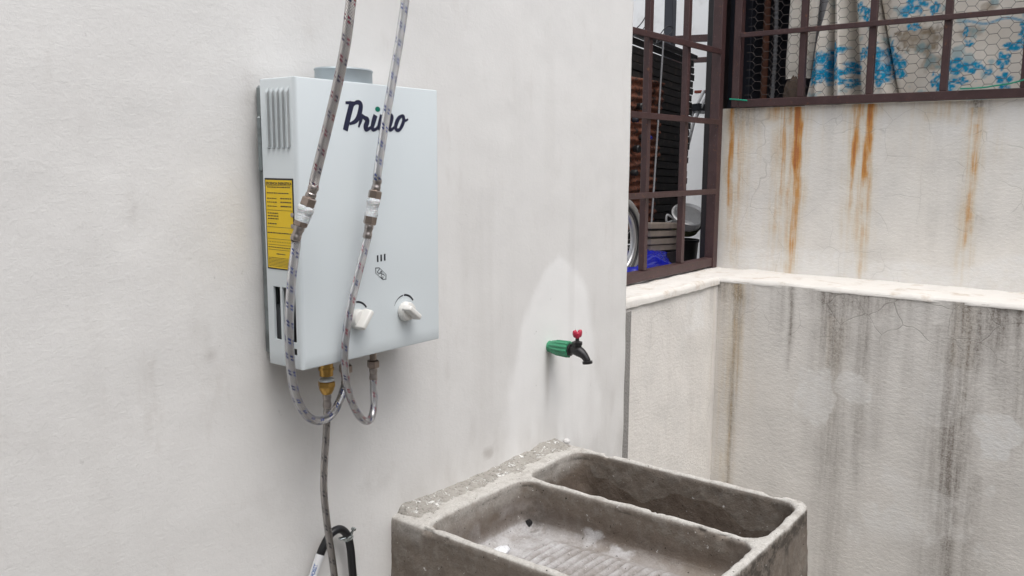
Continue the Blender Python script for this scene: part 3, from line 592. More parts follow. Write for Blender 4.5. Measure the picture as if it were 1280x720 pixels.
# ================================================================== things on the terrace behind the side grille
M_SLAT = plain('black_slats', (0.028, 0.025, 0.024), 0.38, var=0.6, scale=30, dirt=((0.13, 0.09, 0.07), 34, 0.7))
M_BRICK = plain('burnt_brick', (0.13, 0.038, 0.020), 0.9, var=0.9, scale=45, bump=0.8, bscale=120, bdist=0.004, dirt=((0.018, 0.014, 0.014), 16, 0.95))
M_WOOD = plain('weathered_plank', (0.20, 0.165, 0.14), 0.85, var=0.3, scale=35, bump=0.4, bscale=60)
sp = thing('slatted_panel', 'tall black slatted panel leaning behind the side grille', 'panel', (2.9, 0.50, 1.0))
YS = 0.50
tl, tr, br, bl_ = at(760, 32, Y=YS), at(868, 76, Y=YS), at(852, 306, Y=YS), at(770, 318, Y=YS)
NS = 27
for k in range(NS):
    t = (k+0.5)/NS; A_ = tl+(bl_-tl)*t; B_ = tr+(br-tr)*t; dn = (bl_[2]-tl[2])/NS
    A_[1] += 0.004*(k % 3); B_[0] += 0.006*((k*7) % 5-2)/2
    bar('slat', A_+np.array([0, 0.006, 0]), B_, 0.006, abs(dn)*0.82, M_SLAT, sp, 0.001)
bar('stile', tl+np.array([0.0, 0.02, 0.01]), bl_+np.array([0, 0.02, 0]), 0.02, 0.03, M_SLAT, sp, up=(0, 1, 0)); bar('stile', tr+np.array([-0.02, 0.02, 0]), br+np.array([-0.02, 0.02, 0]), 0.02, 0.03, M_SLAT, sp, up=(0, 1, 0))
bar('top_rail', tl+np.array([0, 0, 0.012]), tr+np.array([0, 0, 0.012]), 0.03, 0.016, M_STEELD, sp)
bar('backing_board', (tl+bl_)/2+np.array([0, 0.045, 0]), (tr+br)/2+np.array([-0.01, 0.045, 0]), 0.012, 0.74, M_SLAT, sp)
rp = thing('rusty_sheet', 'pitted red-brown rusty sheet leaning on the black slatted panel', 'panel', (2.6, 0.44, 1.0))
YR = 0.44; ra, rb, rc_, rd = at(765, 92, Y=YR), at(824, 104, Y=YR), at(816, 282, Y=YR), at(765, 290, Y=YR)
S, T = np.meshgrid(np.linspace(0, 1, 70), np.linspace(0, 1, 150), indexing='ij'); S = S.ravel()[:, None]; T = T.ravel()[:, None]
S2 = S*(1+0.10*fbm(T[:, 0]*0, T[:, 0], 3, 9, 3))[:, None]
P = (ra*(1-S2)+rb*S2)*(1-T)+(rd*(1-S2)+rc_*S2)*T; k = len(P)
rel = 0.010*fbm(P[:, 0], P[:, 2], 2, 28, 4)+0.005*np.sin(P[:, 2]*210+2*fbm(P[:, 0], P[:, 2], 5, 12, 2)); P[:, 1] += rel-0.02*(1-T[:, 0])
P1 = P+np.array([0, 0.012, 0]); G = grid_faces(70, 150); ring_ = [i_*150 for i_ in range(70)]+[69*150+j_ for j_ in range(1, 150)]+[i_*150+149 for i_ in range(68, -1, -1)]+[j_ for j_ in range(148, 0, -1)]
n = N('rusted_sheet'); c = n.mix(n.noise(26, 4, 0.7), (0.035, 0.014, 0.010), (0.24, 0.075, 0.035)); c = n.mix(n.ss(n.noise(60, 4, 0.7), 0.52, 0.60, 0, 0.85), c, (0.012, 0.010, 0.010)); c = n.mix(n.ss(n.noise(90, 3, 0.7), 0.66, 0.72, 0, 0.7), c, (0.34, 0.22, 0.17))
n.col(c).set(rough=0.8); n.bump(n.noise(70, 4, 0.7), 0.8, 0.006); M_RSHEET = n.m
mobj('plate', np.vstack([P, P1]), G[:, ::-1].tolist()+(G+k).tolist()+[(b_, a_, a_+k, b_+k) for a_, b_ in zip(ring_, ring_[1:]+ring_[:1])], M_RSHEET, rp, smooth=True)
for px, py, r_, mm in ((803, 133, 0.013, M_BLACK), (797, 150, 0.009, M_STEELN), (806, 172, 0.012, M_BLACK), (799, 186, 0.014, M_BLACK), (808, 207, 0.010, M_BLACK), (796, 216, 0.012, M_BLACK), (814, 172, 0.007, None), (797, 151, 0.006, None), (812, 118, 0.010, M_BLACK)):  # the blue ones are glints, put in as small coloured discs
    q = at(px, py, Y=YR-0.035); lathe('round_spot', q+np.array([0, 0.02, 0]), q-np.array([0, 1.0, 0]), [(0, r_*0.9), (0.018, r_), (0.022, r_*0.8), (0.022, 0.001)], mm or plain('blue_glint', (0.01, 0.02, 0.30), 0.3), rp, 16)
# planks lying below
pk = thing('plank_stack', 'small stack of weathered grey planks behind the grille', 'planks', (2.75, 0.36, 1.0))
a, b_ = at(806, 282, Y=0.33), at(846, 319, Y=0.33)
for k, py in enumerate((288, 298, 308, 316)):
    A_ = at(806, py-6, Y=0.33+0.004*k); B_ = at(843+k, py+2, Y=0.33+0.004*k); B_[2] = A_[2]-0.012
    bar('plank', A_, B_, 0.05, 0.021, M_WOOD, pk, 0.002)
bar('trestle', np.array([(a[0]+b_[0])/2, 0.36, 1.0]), np.array([(a[0]+b_[0])/2, 0.36, 1.2]), 0.10, 0.20, M_STEELD, pk)
# thin rod, cables, far frame
tag(tube('rod', [at(830, 42, Y=0.40)+t*(at(813, 300, Y=0.34)-at(830, 42, Y=0.40)) for t in np.linspace(0, 1, 6)], 0.0035, M_GREYP, seg=8), 'thin grey rod leaning against the black slatted panel', 'rod')
M_CABLE = plain('black_cable', (0.02, 0.02, 0.025), 0.5)
def cable(pts, r, label):
    C, L = spline([at(px, py, Y=yy) for px, py, yy in pts], 80); tag(tube('cable', C, r, M_CABLE, seg=8), label, 'cable')
cable([(782, 42, .5), (796, 35, .5), (806, 22, .5), (812, 2, .5), (818, -40, .5)], 0.0022, 'black cable rising left of the middle grille bar')
cable([(784, 50, .45), (800, 40, .45), (808, 30, .45), (815, 12, .45), (822, -30, .45)], 0.0018, 'thinner cable hanging next to the rising black cable')
cable([(820, 54, .45), (826, 42, .45), (834, 33, .45), (841, 35, .45), (838, 42, .45), (828, 50, .45), (818, 56, .45)], 0.002, 'looped black cable on top of the slatted panel')
ff = thing('steel_frame', 'dark steel frame with two short rails against the pale terrace wall', 'frame', (3.6, 0.6, 1.0))
XF = 3.7; a = at(835, 30, X=XF)
box('post', XF, XF+0.04, a[1]-0.022, a[1]+0.022, 1.0, 2.5, M_STEELN, ff, 0.003)
for py0, py1 in ((50, 47), (77, 74)):
    A_, B_ = at(835, py0, X=XF+0.02), at(896, py1, X=XF+0.02); A_[1] -= 0.0225; bar('rail', A_, B_, 0.03, 0.03 if py0 == 50 else 0.022, M_STEEL, ff)
a = at(897, 30, X=XF); box('post', XF, XF+0.04, a[1]-0.03, a[1]+0.012, 1.0, 2.5, M_STEELD, ff, 0.003)
# white tubes with a red board
M_WTUBE = plain('white_tube', (0.7, 0.71, 0.73), 0.35, var=0.06); M_REDB = plain('red_edge', (0.25, 0.05, 0.03), 0.6)
fc = thing('folded_chair', 'folded chair of white tubes with red edge behind the black panel', 'chair', (3.3, 0.55, 1.0))
for dx, dy in ((0, 0), (5, 3)):
    A_, B_ = at(880+dx, 113+dy, X=3.45), at(862+dx, 150+dy, X=3.40); C = [A_+(B_-A_)*t for t in np.linspace(0, 1, 4)]; C += [np.array([B_[0]-0.05, B_[1]+0.02, 1.5]), np.array([B_[0]-0.06, B_[1]+0.03, 1.002])]
    tube('tube', C, 0.007, M_WTUBE, fc, seg=10)
bar('back_board', at(869, 115, X=3.46), at(884, 114.5, X=3.46), 0.02, 0.012, M_REDB, fc)
bar('seat', at(866, 137, X=3.50), at(887, 135, X=3.50), 0.2, 0.03, M_STEELN, fc)
# aluminium pot, tipped towards the yard
M_ALU = plain('aluminium', (0.80, 0.80, 0.80), 0.38, metal=0.35, var=0.12, scale=40, dirt=((0.40, 0.38, 0.35), 30, 0.4))
M_MOSS = plain('sooty_green', (0.07, 0.075, 0.03), 0.9, var=0.5, scale=60, bump=0.4)
pc = at(861, 268, Y=0.33); ax = np.array([-0.42, -0.42, 0.80]); ax /= np.linalg.norm(ax)
pt = thing('pot', 'dented aluminium pot tipped forward at the right end of the side grille', 'pot', pc-ax*0.07)
R0 = 0.058; prof = [(-0.075, 0.030), (-0.070, 0.045), (-0.045, 0.0535), (-0.004, R0-0.001), (-0.003, R0+0.007), (0.002, R0+0.009), (0.004, R0+0.003), (-0.002, R0-0.004), (-0.045, 0.050), (-0.062, 0.043), (-0.066, 0.02), (-0.066, 0.002)]
lathe('pot_body', pc, pc+ax, prof, M_ALU, pt, 40)
lathe('sooty_base', pc, pc+ax, [(-0.083, 0.001), (-0.083, 0.012), (-0.0815, 0.035), (-0.072, 0.050), (-0.046, 0.0575), (-0.040, 0.0575), (-0.045, 0.0550), (-0.0705, 0.0475), (-0.0765, 0.030), (-0.0765, 0.001)], M_MOSS, pt, 32, wob=0.05)
hd = np.cross(ax, [0, 0, 1.0]); hd /= np.linalg.norm(hd)
C, L = spline([pc+hd*0.055-ax*0.02, pc+hd*0.082-ax*0.02+np.array([0, 0, .014]), pc+hd*0.082-ax*0.02-np.array([0, 0, .014]), pc+hd*0.056-ax*0.03], 24); tube('handle', C, 0.004, M_ALU, pt, seg=8)
pb = pc-ax*0.085
tag(lathe('bucket', (pb[0]+0.0, pb[1]+0.01, 1.0), (pb[0], pb[1]+0.01, 1.3), [(0, 0.05), (0.002, 0.052), (pb[2]-1.045, 0.066), (pb[2]-1.04, 0.070), (pb[2]-1.032, 0.070), (pb[2]-1.031, 0.064), (pb[2]-1.06, 0.06), (pb[2]-1.06, 0.001)], M_BLACK, None, 32), 'black bucket carrying the tipped aluminium pot', 'bucket')
# wheel with a grey tyre, half hidden by the house wall
M_TYRE = plain('grey_tyre', (0.20, 0.195, 0.19), 0.8, var=0.2, scale=80, bump=0.3); M_RIM = plain('rim_alloy', (0.45, 0.45, 0.46), 0.35, metal=0.8)
wc = at(771, 302, Y=0.30); R = 0.150
wh = thing('wheel', 'grey bicycle wheel half hidden behind the edge of the house wall', 'wheel', (wc[0], 0.30, wc[2]-R))
def ring(name, R, r, mat, parent, yo=0.0, seg=72, ps=12, tread=0.0, sx=1.0):
    V = []; F = []
    for i in range(seg):
        t = 2*math.pi*i/seg
        for j in range(ps):
            p = 2*math.pi*j/ps; rr = r*(1+tread*(0.5 if (i+j) % 2 else -0.5)*(1 if math.cos(p) > 0.2 else 0))
            V.append((wc[0]+(R+rr*math.cos(p))*math.cos(t), 0.30+yo+rr*sx*math.sin(p), wc[2]+(R+rr*math.cos(p))*math.sin(t)))
    for i in range(seg):
        for j in range(ps): F.append((i*ps+j, ((i+1) % seg)*ps+j, ((i+1) % seg)*ps+(j+1) % ps, i*ps+(j+1) % ps))
    return mobj(name, V, F, mat, parent, smooth=True)
ring('tyre', R-0.018, 0.018, M_TYRE, wh, tread=0.16, sx=1.2); ring('rim', R-0.042, 0.007, M_RIM, wh, sx=1.5); ring('bead', R-0.031, 0.004, M_BLACK, wh, yo=-0.016)
for k in range(18):
    t = 2*math.pi*k/18; bar('spoke', (wc[0], 0.30+0.012*(-1)**k, wc[2]), (wc[0]+(R-0.045)*math.cos(t), 0.30, wc[2]+(R-0.045)*math.sin(t)), 0.0015, 0.0015, M_RIM, wh, 0)
lathe('hub', (wc[0], 0.275, wc[2]), (wc[0], 0.325, wc[2]), [(0, 0.004), (0.004, 0.016), (0.046, 0.016), (0.05, 0.004)], M_RIM, wh, 16)
# blue plastic sheet and a white plate on the floor of the terrace
M_BLUE = plain('blue_plastic', (0.005, 0.010, 0.28), 0.22, var=0.35, scale=12, spec=0.6)
q = at(822, 338, Y=0.27); crumple('plastic_sheet', (q[0]-0.02, 0.335, q[2]-0.02), (0.22, 0.085, 0.07), M_BLUE, 'crumpled shiny blue plastic sheet behind the foot of the grille', 'sheet', 11.0, 0.30, 5, 7.0)
q = at(853, 340, Y=0.20); tag(lathe('plate', (q[0]+0.01, 0.198, 1.159), (q[0]+0.01, 0.198, 1.3), [(0, 0.02), (0.002, 0.022), (0.008, 0.036), (0.010, 0.037), (0.010, 0.035), (0.004, 0.021), (0.0035, 0.001)], M_WTUBE, None, 32, stretch=(1.3, 0.8)), 'small white plate lying on the sill behind the bottom rail', 'plate')

# ================================================================== water heater
HX0, HX1, HY0, HY1, HZ0, HZ1 = 0.822, 1.133, -0.107, -0.027, 1.2105, 1.651
ht = thing('water_heater', 'pale grey wall-mounted gas water heater with two white knobs', 'water heater', ((HX0+HX1)/2, -0.05, HZ0))
# casing: left panel with real openings, rounded edge, front, right side, top and bottom lips
rf = 0.0075; V = []; F = []
ycut = sorted({-0.027, -0.047, -0.064, -0.071, -0.085, -0.0905, HY0+rf}, reverse=True); zc = [HZ0, 1.232, 1.243, 1.252, 1.336, HZ1]
iy = {v_: i for i, v_ in enumerate(ycut)}
def hole(ya, yb_, za, zb_):
    if za == 1.252 and (ya, yb_) in ((-0.047, -0.064), (-0.071, -0.085)): return True
    if za == 1.232 and (ya, yb_) == (-0.071, -0.085): return True
    if za == 1.252 and (ya, yb_) == (-0.0905, HY0+rf): return False
    return False
ycut = [-0.027, -0.042, -0.0585, -0.0635, -0.0795, -0.083, -0.0950, HY0+rf]
if ycut[-1] > ycut[-2]: ycut = ycut[:-1]; rf = HY0*-1-0.0950
HOLES = {(1, 3), (3, 3), (5, 3), (3, 1), (5, 1)}
# profile in plan (x, y) running from the rear of the left side round to the rear of the right side
prof = [(HX0, yy) for yy in ycut]
for k in range(1, 9): th = math.pi+k*math.pi/2/8; prof.append((HX0+rf+rf*math.cos(th), HY0+rf+rf*math.sin(th)))
r2 = 0.005; prof.append((HX1-r2, HY0))
for k in range(1, 6): th = 1.5*math.pi+k*math.pi/2/5; prof.append((HX1-r2+r2*math.cos(th), HY0+r2+r2*math.sin(th)))
prof.append((HX1, HY1))
def inset(p, d):   # pull a profile point inwards for the top and bottom roll
    return (min(max(p[0], HX0+d), HX1-d), max(p[1], HY0+d))
rows = []
zz = [(HZ0, 0.0025), (HZ0+0.0008, 0.0008), (HZ0+0.0025, 0)]+[(v_, 0) for v_ in zc[1:-1]]+[(HZ1-0.0025, 0), (HZ1-0.0008, 0.0008), (HZ1, 0.0025)]
for z_, d_ in zz: rows.append([(*inset(p, d_), z_) for p in prof])
np_ = len(prof); V = [p for r in rows for p in r]
zidx = {2: 0, 3: 1, 4: 2, 5: 3, 6: 4}
for i in range(len(rows)-1):
    band = i-2      # band 0 is below 1.232
    for j in range(np_-1):
        if (j, band) in HOLES: continue
        F.append((i*np_+j, i*np_+j+1, (i+1)*np_+j+1, (i+1)*np_+j))
k = len(V)
V += [(HX0+0.004, HY1, HZ1-0.0001), (HX1-0.004, HY1, HZ1-0.0001)]
F.append(tuple((len(rows)-1)*np_+j for j in range(np_)))
# inner skin of the openings
for (j, band) in HOLES:
    ya, yb_ = ycut[j], ycut[j+1]; za, zb_ = zc[band], zc[band+1]; s = len(V)
    V += [(HX0, ya, za), (HX0, yb_, za), (HX0, yb_, zb_), (HX0, ya, zb_), (HX0+0.004, ya, za), (HX0+0.004, yb_, za), (HX0+0.004, yb_, zb_), (HX0+0.004, ya, zb_)]
    for a_, b_ in ((0, 1), (1, 2), (2, 3), (3, 0)): F.append((s+a_, s+b_, s+4+b_, s+4+a_))
mobj('casing', V, F, M_ENAMEL, ht, autosmooth=32)
box('inner_box', HX0+0.02, HX1-0.006, HY0+0.012, -0.0275, HZ0+0.012, HZ1-0.006, M_BLACK, ht, 0.002)
v_ = [(HX0+0.008, -0.03, 1.25), (HX0+0.008, -0.064, 1.25), (HX0+0.008, -0.064, 1.294), (HX0+0.008, -0.03, 1.306), (HX0+0.018, -0.03, 1.25), (HX0+0.018, -0.064, 1.25), (HX0+0.018, -0.064, 1.294), (HX0+0.018, -0.03, 1.306)]
mobj('burner_shield', v_, [(0, 1, 2, 3), (4, 7, 6, 5), (3, 2, 6, 7), (0, 4, 5, 1), (1, 5, 6, 2), (0, 3, 7, 4)], M_INNER, ht)
lathe('gas_pipe', (HX0+0.013, -0.089, 1.255), (HX0+0.013, -0.089, 1.3), [(0, 0.004), (0.02, 0.004), (0.022, 0.0055), (0.03, 0.0055)], M_ZINC, ht, 12)
# back plate and mounting edge
box('back_plate', HX0+0.008, HX1-0.004, -0.0265, -0.003, HZ0+0.012, HZ1-0.008, M_BACKPLATE, ht, 0.004)
box('mounting_tab', HX0-0.004, HX0+0.012, -0.0262, -0.019, HZ1-0.14, HZ1-0.055, M_BACKPLATE, ht, 0.003)
box('bottom_bracket', 1.085, 1.118, -0.075, -0.055, HZ0-0.006, HZ0+0.004, M_BACKPLATE, ht, 0.001)
# flue collar
fcx = 0.962
lathe('flue_collar', (fcx, -0.058, HZ1-0.001), (fcx, -0.058, HZ1+1), [(0, 0.0525), (0.002, 0.0502), (0.020, 0.0500), (0.0225, 0.0515), (0.0245, 0.0500), (0.0245, 0.047), (0.004, 0.0465), (0.004, 0.001)], M_FLUE, ht, 48, stretch=(1.0, 0.80) if True else None)
# pressed louvres on the left side: five closed wedges, their shaded gaps painted as dark faces
for k in range(5):
    ya = -0.0395-k*0.0118; yb_ = ya-0.0088; z0, z1 = 1.548, 1.634; h = 0.0075
    h = 0.0050
    v_ = [(HX0-0.0003, ya, z0), (HX0-0.0003, yb_, z0), (HX0-h, yb_+0.0012, z0), (HX0-0.0003, ya, z1), (HX0-0.0003, yb_, z1+0.003), (HX0-h, yb_+0.0012, z1-0.006)]
    lv = mobj('louvre', v_, [(0, 1, 2), (3, 5, 4), (0, 2, 5, 3), (2, 1, 4, 5), (0, 3, 4, 1)], M_ENAMEL, ht)
    mobj('gap_shade', [(HX0-0.0008, yb_-0.0006, z0+0.001), (HX0-h*0.80, yb_+0.0004, z0+0.001), (HX0-h*0.80, yb_+0.0004, z1-0.006), (HX0-0.0008, yb_-0.0006, z1-0.001)], [(0, 1, 2, 3)], M_GAPSHADE, lv)
    mobj('gap_shade', [(HX0-0.0005, ya-0.002, z0-0.0008), (HX0-0.0005, yb_+0.0008, z0-0.0008), (HX0-h*0.8, yb_+0.0016, z0-0.0004)], [(0, 1, 2)], M_BLACK, lv)
# --- yellow efficiency label on the left side
def txt(body, size, font_shear=0.0, extr=0.0, weight=0.0, align='LEFT'):
    cu = bpy.data.curves.new('t', 'FONT'); cu.body = body; cu.size = size; cu.extrude = extr; cu.shear = font_shear; cu.offset = weight; cu.align_x = align
    ob = bpy.data.objects.new('t', cu); COL.objects.link(ob); dg = bpy.context.evaluated_depsgraph_get(); me = bpy.data.meshes.new_from_object(ob.evaluated_get(dg))
    v = np.array([q.co[:] for q in me.vertices]); f = [list(p.vertices) for p in me.polygons]; bpy.data.objects.remove(ob); bpy.data.meshes.remove(me); return v, f
LYa, LYb, LZ0, LZ1 = -0.031, -0.0995, 1.363, 1.5025
def side(u, w, off): return (HX0-off, LYa+(LYb-LYa)*u, LZ1+(LZ0-LZ1)*w)       # u 0..1 from rear to front, w 0..1 downwards
lab = thing('x', 'x', 'x', (0, 0, 0)); bpy.data.objects.remove(lab)
yb0 = ycut[-1]+0.0005
LYb = yb0
lbl = box('warning_label', HX0-0.0006, HX0-0.0001, LYb, LYa, LZ0, LZ1, M_INKB, ht, 0); tag(lbl, 'yellow printed energy label with black border')
mobj('label_face', [side(0.03, 0.02, 0.0009), side(0.965, 0.02, 0.0009), side(0.965, 0.985, 0.0009), side(0.03, 0.985, 0.0009)], [(0, 3, 2, 1)], M_YELLOW, lbl)
V = []; F = []
def lab_rect(u0, u1, w0, w1):
    s = len(V); V.extend([side(u0, w0, 0.0012), side(u1, w0, 0.0012), side(u1, w1, 0.0012), side(u0, w1, 0.0012)]); F.append((s, s+3, s+2, s+1))
def lab_words(u0, u1, w, h):
    u_ = u0
    while u_ < u1-0.01:
        l_ = random.uniform(0.03, 0.085); lab_rect(u_, min(u1, u_+l_), w+random.uniform(0, 0.001), w+h); u_ += l_+random.uniform(0.010, 0.02)
for w in (0.078, 0.345, 0.53, 0.66, 0.725, 0.78): lab_rect(0.05, 0.95, w, w+0.0035)
lab_words(0.10, 0.90, 0.092, 0.010); lab_words(0.08, 0.84, 0.155, 0.011)
for i, w in enumerate((0.215, 0.255, 0.30)): lab_words(0.08, 0.42, w, 0.009); lab_words(0.55, 0.92, w-0.004, 0.012)
for w in (0.375, 0.405, 0.435): lab_words(0.08, 0.46, w, 0.011)
lab_words(0.08, 0.40, 0.49, 0.011); lab_words(0.05, 0.90, 0.59, 0.011)
for k in range(14): lab_rect(0.08+k*0.06, 0.10+k*0.06, 0.69, 0.70)
lab_words(0.06, 0.9, 0.75, 0.009); lab_words(0.35, 0.66, 0.82, 0.012)
for k in range(7): lab_words(0.06, 0.94, 0.868+k*0.0155, 0.0055)
mobj('label_lines', V, F, M_INKB, lbl)
tv, tf = txt('EFICIENCIA ENERGETICA', 0.0052, weight=0.00012, align='CENTER'); ymid = (LYa+LYb)/2
sc_ = 0.9*(LYa-LYb)/(tv[:, 0].max()-tv[:, 0].min())
mobj('label_title', np.stack([np.full(len(tv), HX0-0.0012), ymid-tv[:, 0]*sc_, LZ1-0.0098+tv[:, 1]*max(sc_, 0.8)], 1), tf, M_INKB, lbl)
for py in (269, 283):
    q = at(366.5, py, X=HX0-0.001); lathe('screw', np.array([HX0-0.0004, max(q[1], LYb+0.004), q[2]]), np.array([HX0-1, max(q[1], LYb+0.004), q[2]]), [(0, 0.0036), (0.0012, 0.0034), (0.0018, 0.0022), (0.0018, 0.0003)], M_FERR, ht, 16)
# --- printed name in script letters, traced as brush strokes on the front
YF = HY0
def zp(u, v_): q = at(425+u/14.22, 120+v_/14.22, Y=YF); return np.array([q[0], q[2]])
def ribbon(pts, w, off, V, F):
    P = np.array([zp(*p) for p in pts]); P, L = spline(P, max(10, 6*len(pts))); n_ = len(P); w = np.interp(np.linspace(0, 1, n_), np.linspace(0, 1, len(np.atleast_1d(w))), np.atleast_1d(w))*0.0000845*1.50
    T = np.gradient(P, axis=0); T /= np.linalg.norm(T, axis=1)[:, None]; Nn = np.stack([-T[:, 1], T[:, 0]], 1); s = len(V)
    for p, q, ww in zip(P, Nn, w): V.append((p[0]+q[0]*ww/2, YF-off, p[1]+q[1]*ww/2)); V.append((p[0]-q[0]*ww/2, YF-off, p[1]-q[1]*ww/2))
    for i in range(n_-1): F.append((s+2*i, s+2*i+1, s+2*i+3, s+2*i+2))
strokes = [([(215, 105), (150, 360), (92, 612)], (82, 82, 82)), ([(95, 118), (170, 120), (260, 125)], (34, 40, 36)), ([(232, 180), (262, 130), (310, 112), (352, 128), (368, 180), (350, 290), (318, 385), (262, 455), (165, 498)], (20, 50, 62, 72, 74, 72, 62, 46, 30)),
           ([(398, 330), (365, 440), (328, 555)], (46, 50, 26)), ([(380, 335), (430, 385), (482, 420), (478, 470), (452, 545), (462, 592), (505, 585), (550, 555)], (40, 52, 66, 74, 78, 62, 44, 36)),
           ([(628, 340), (595, 450), (570, 560), (590, 600), (640, 585), (665, 550)], (72, 74, 70, 56, 42, 36)),
           ([(745, 340), (715, 460), (680, 605)], (74, 74, 72)), ([(716, 430), (760, 365), (805, 345), (825, 375), (800, 480), (768, 605)], (26, 40, 54, 66, 72, 70)), ([(806, 440), (850, 370), (895, 345), (918, 380), (892, 480), (872, 560), (890, 602), (935, 580), (965, 550)], (26, 40, 54, 66, 72, 70, 54, 42, 34)),
           ([(1095, 352), (1040, 395), (1000, 480), (985, 560), (1010, 606), (1060, 592), (1110, 500), (1132, 410), (1120, 355), (1085, 355)], (40, 56, 66, 62, 48, 46, 56, 58, 48, 36)), ([(1118, 360), (1120, 420), (1160, 436), (1208, 412)], (40, 38, 34, 26))]
V = []; F = []
for i, (p, w) in enumerate(strokes): ribbon(p, w, 0.0003+i*0.00003, V, F)
mobj('brand_lettering', V, F, M_INK, ht)
def disc(name, c, rx, rz, mat, parent, off=0.0004, n_=28):
    V = [(c[0], YF-off, c[1])]+[(c[0]+rx*math.cos(2*math.pi*k/n_), YF-off, c[1]+rz*math.sin(2*math.pi*k/n_)) for k in range(n_)]
    return mobj(name, V, [(0, 1+k, 1+(k+1) % n_) for k in range(n_)], mat, parent)
c = zp(667, 235); disc('brand_dot', c, 0.0056, 0.0042, M_GREENDOT, ht)
# three bars, hexagon, dial arcs
V = []; F = []
for px in (472.0, 476.3, 480.8):
    c = at(px, 322.5-(px-476)*0.2, Y=YF); s = len(V); w, h = 0.0018, 0.0056
    V += [(c[0]-w, YF-0.0003, c[2]-h), (c[0]+w, YF-0.0003, c[2]-h), (c[0]+w, YF-0.0003, c[2]+h), (c[0]-w, YF-0.0003, c[2]+h)]; F.append((s, s+1, s+2, s+3))
mobj('printed_bars', V, F, M_INKB, ht)
hx = [(120, 205), (240, 200), (450, 410), (448, 562), (340, 566), (128, 375)]; V = []; F = []
H = [at(464+a_/24, 326+b_/24, Y=YF) for a_, b_ in hx]; cen = sum(H)/6
for i in range(6):
    a_, b_ = H[i], H[(i+1) % 6]; ia, ib = a_+(cen-a_)*0.12, b_+(cen-b_)*0.12; s = len(V)
    V += [(q[0], YF-0.0003, q[2]) for q in (a_, b_, ib, ia)]; F.append((s, s+3, s+2, s+1))
mobj('hexagon_print', V, F, M_INKB, ht)
tv, tf = txt('LPG', 0.0115, weight=0.0001, align='CENTER'); tv[:, 0] *= 0.95; th = math.radians(-48); c_, s_ = math.cos(th), math.sin(th); tv[:, 1] -= 0.004
mobj('hexagon_letters', np.stack([cen[0]+tv[:, 0]*c_-tv[:, 1]*s_, np.full(len(tv), YF-0.0003), cen[2]+tv[:, 0]*s_+tv[:, 1]*c_], 1), tf, M_INKB, ht)
def arc(name, cx_, cz_, r_, a0, a1, w0, w1):
    V = []; F = []; m = 18
    for i in range(m+1):
        t = math.radians(a0+(a1-a0)*i/m); w = (w0+(w1-w0)*i/m)/2
        for q in (r_-w, r_+w): V.append((cx_+q*math.cos(t), YF-0.0003, cz_+q*math.sin(t)))
    for i in range(m): F.append((2*i, 2*i+2, 2*i+3, 2*i+1))
    mobj(name, V, F, M_INKB, ht)
def knob(px, py, ang):
    c = at(px, py, Y=YF-0.006); cx_, cz_ = c[0], c[2]
    kb = lathe('knob', (cx_, YF-0.0006, cz_), (cx_, YF-1, cz_), [(0, 0.0160), (0.001, 0.0166), (0.010, 0.0160), (0.0125, 0.0148), (0.0132, 0.012), (0.0132, 0.0005)], M_KNOB, ht, 40)
    t = math.radians(ang); d = np.array([math.cos(t), 0, math.sin(t)]); s = np.array([-math.sin(t), 0, math.cos(t)])
    v_, f_ = box_data(-0.0175, 0.0185, -0.0065, 0.0065, 0.009, 0.0275, 0.003, 3)
    for q in v_:
        k_ = (q[2]-0.009)/0.0185; q[1] *= 1-0.32*k_
        if q[0] < 0: q[0] *= 1-0.10*k_
    mobj('grip', np.array([cx_, YF, cz_])+v_[:, :1]*d+v_[:, 1:2]*s+v_[:, 2:]*np.array([0, -1.0, 0]), f_, M_KNOB, kb, autosmooth=45)
    return cx_, cz_
c1 = knob(449, 399, 52); c2 = knob(508.5, 389, -38)
for cx_, cz_ in (c1, c2):
    arc('dial_mark', cx_, cz_+0.002, 0.0255, 158, 97, 0.0005, 0.0022); arc('dial_mark', cx_, cz_+0.002, 0.0255, 91, 33, 0.0034, 0.0030)

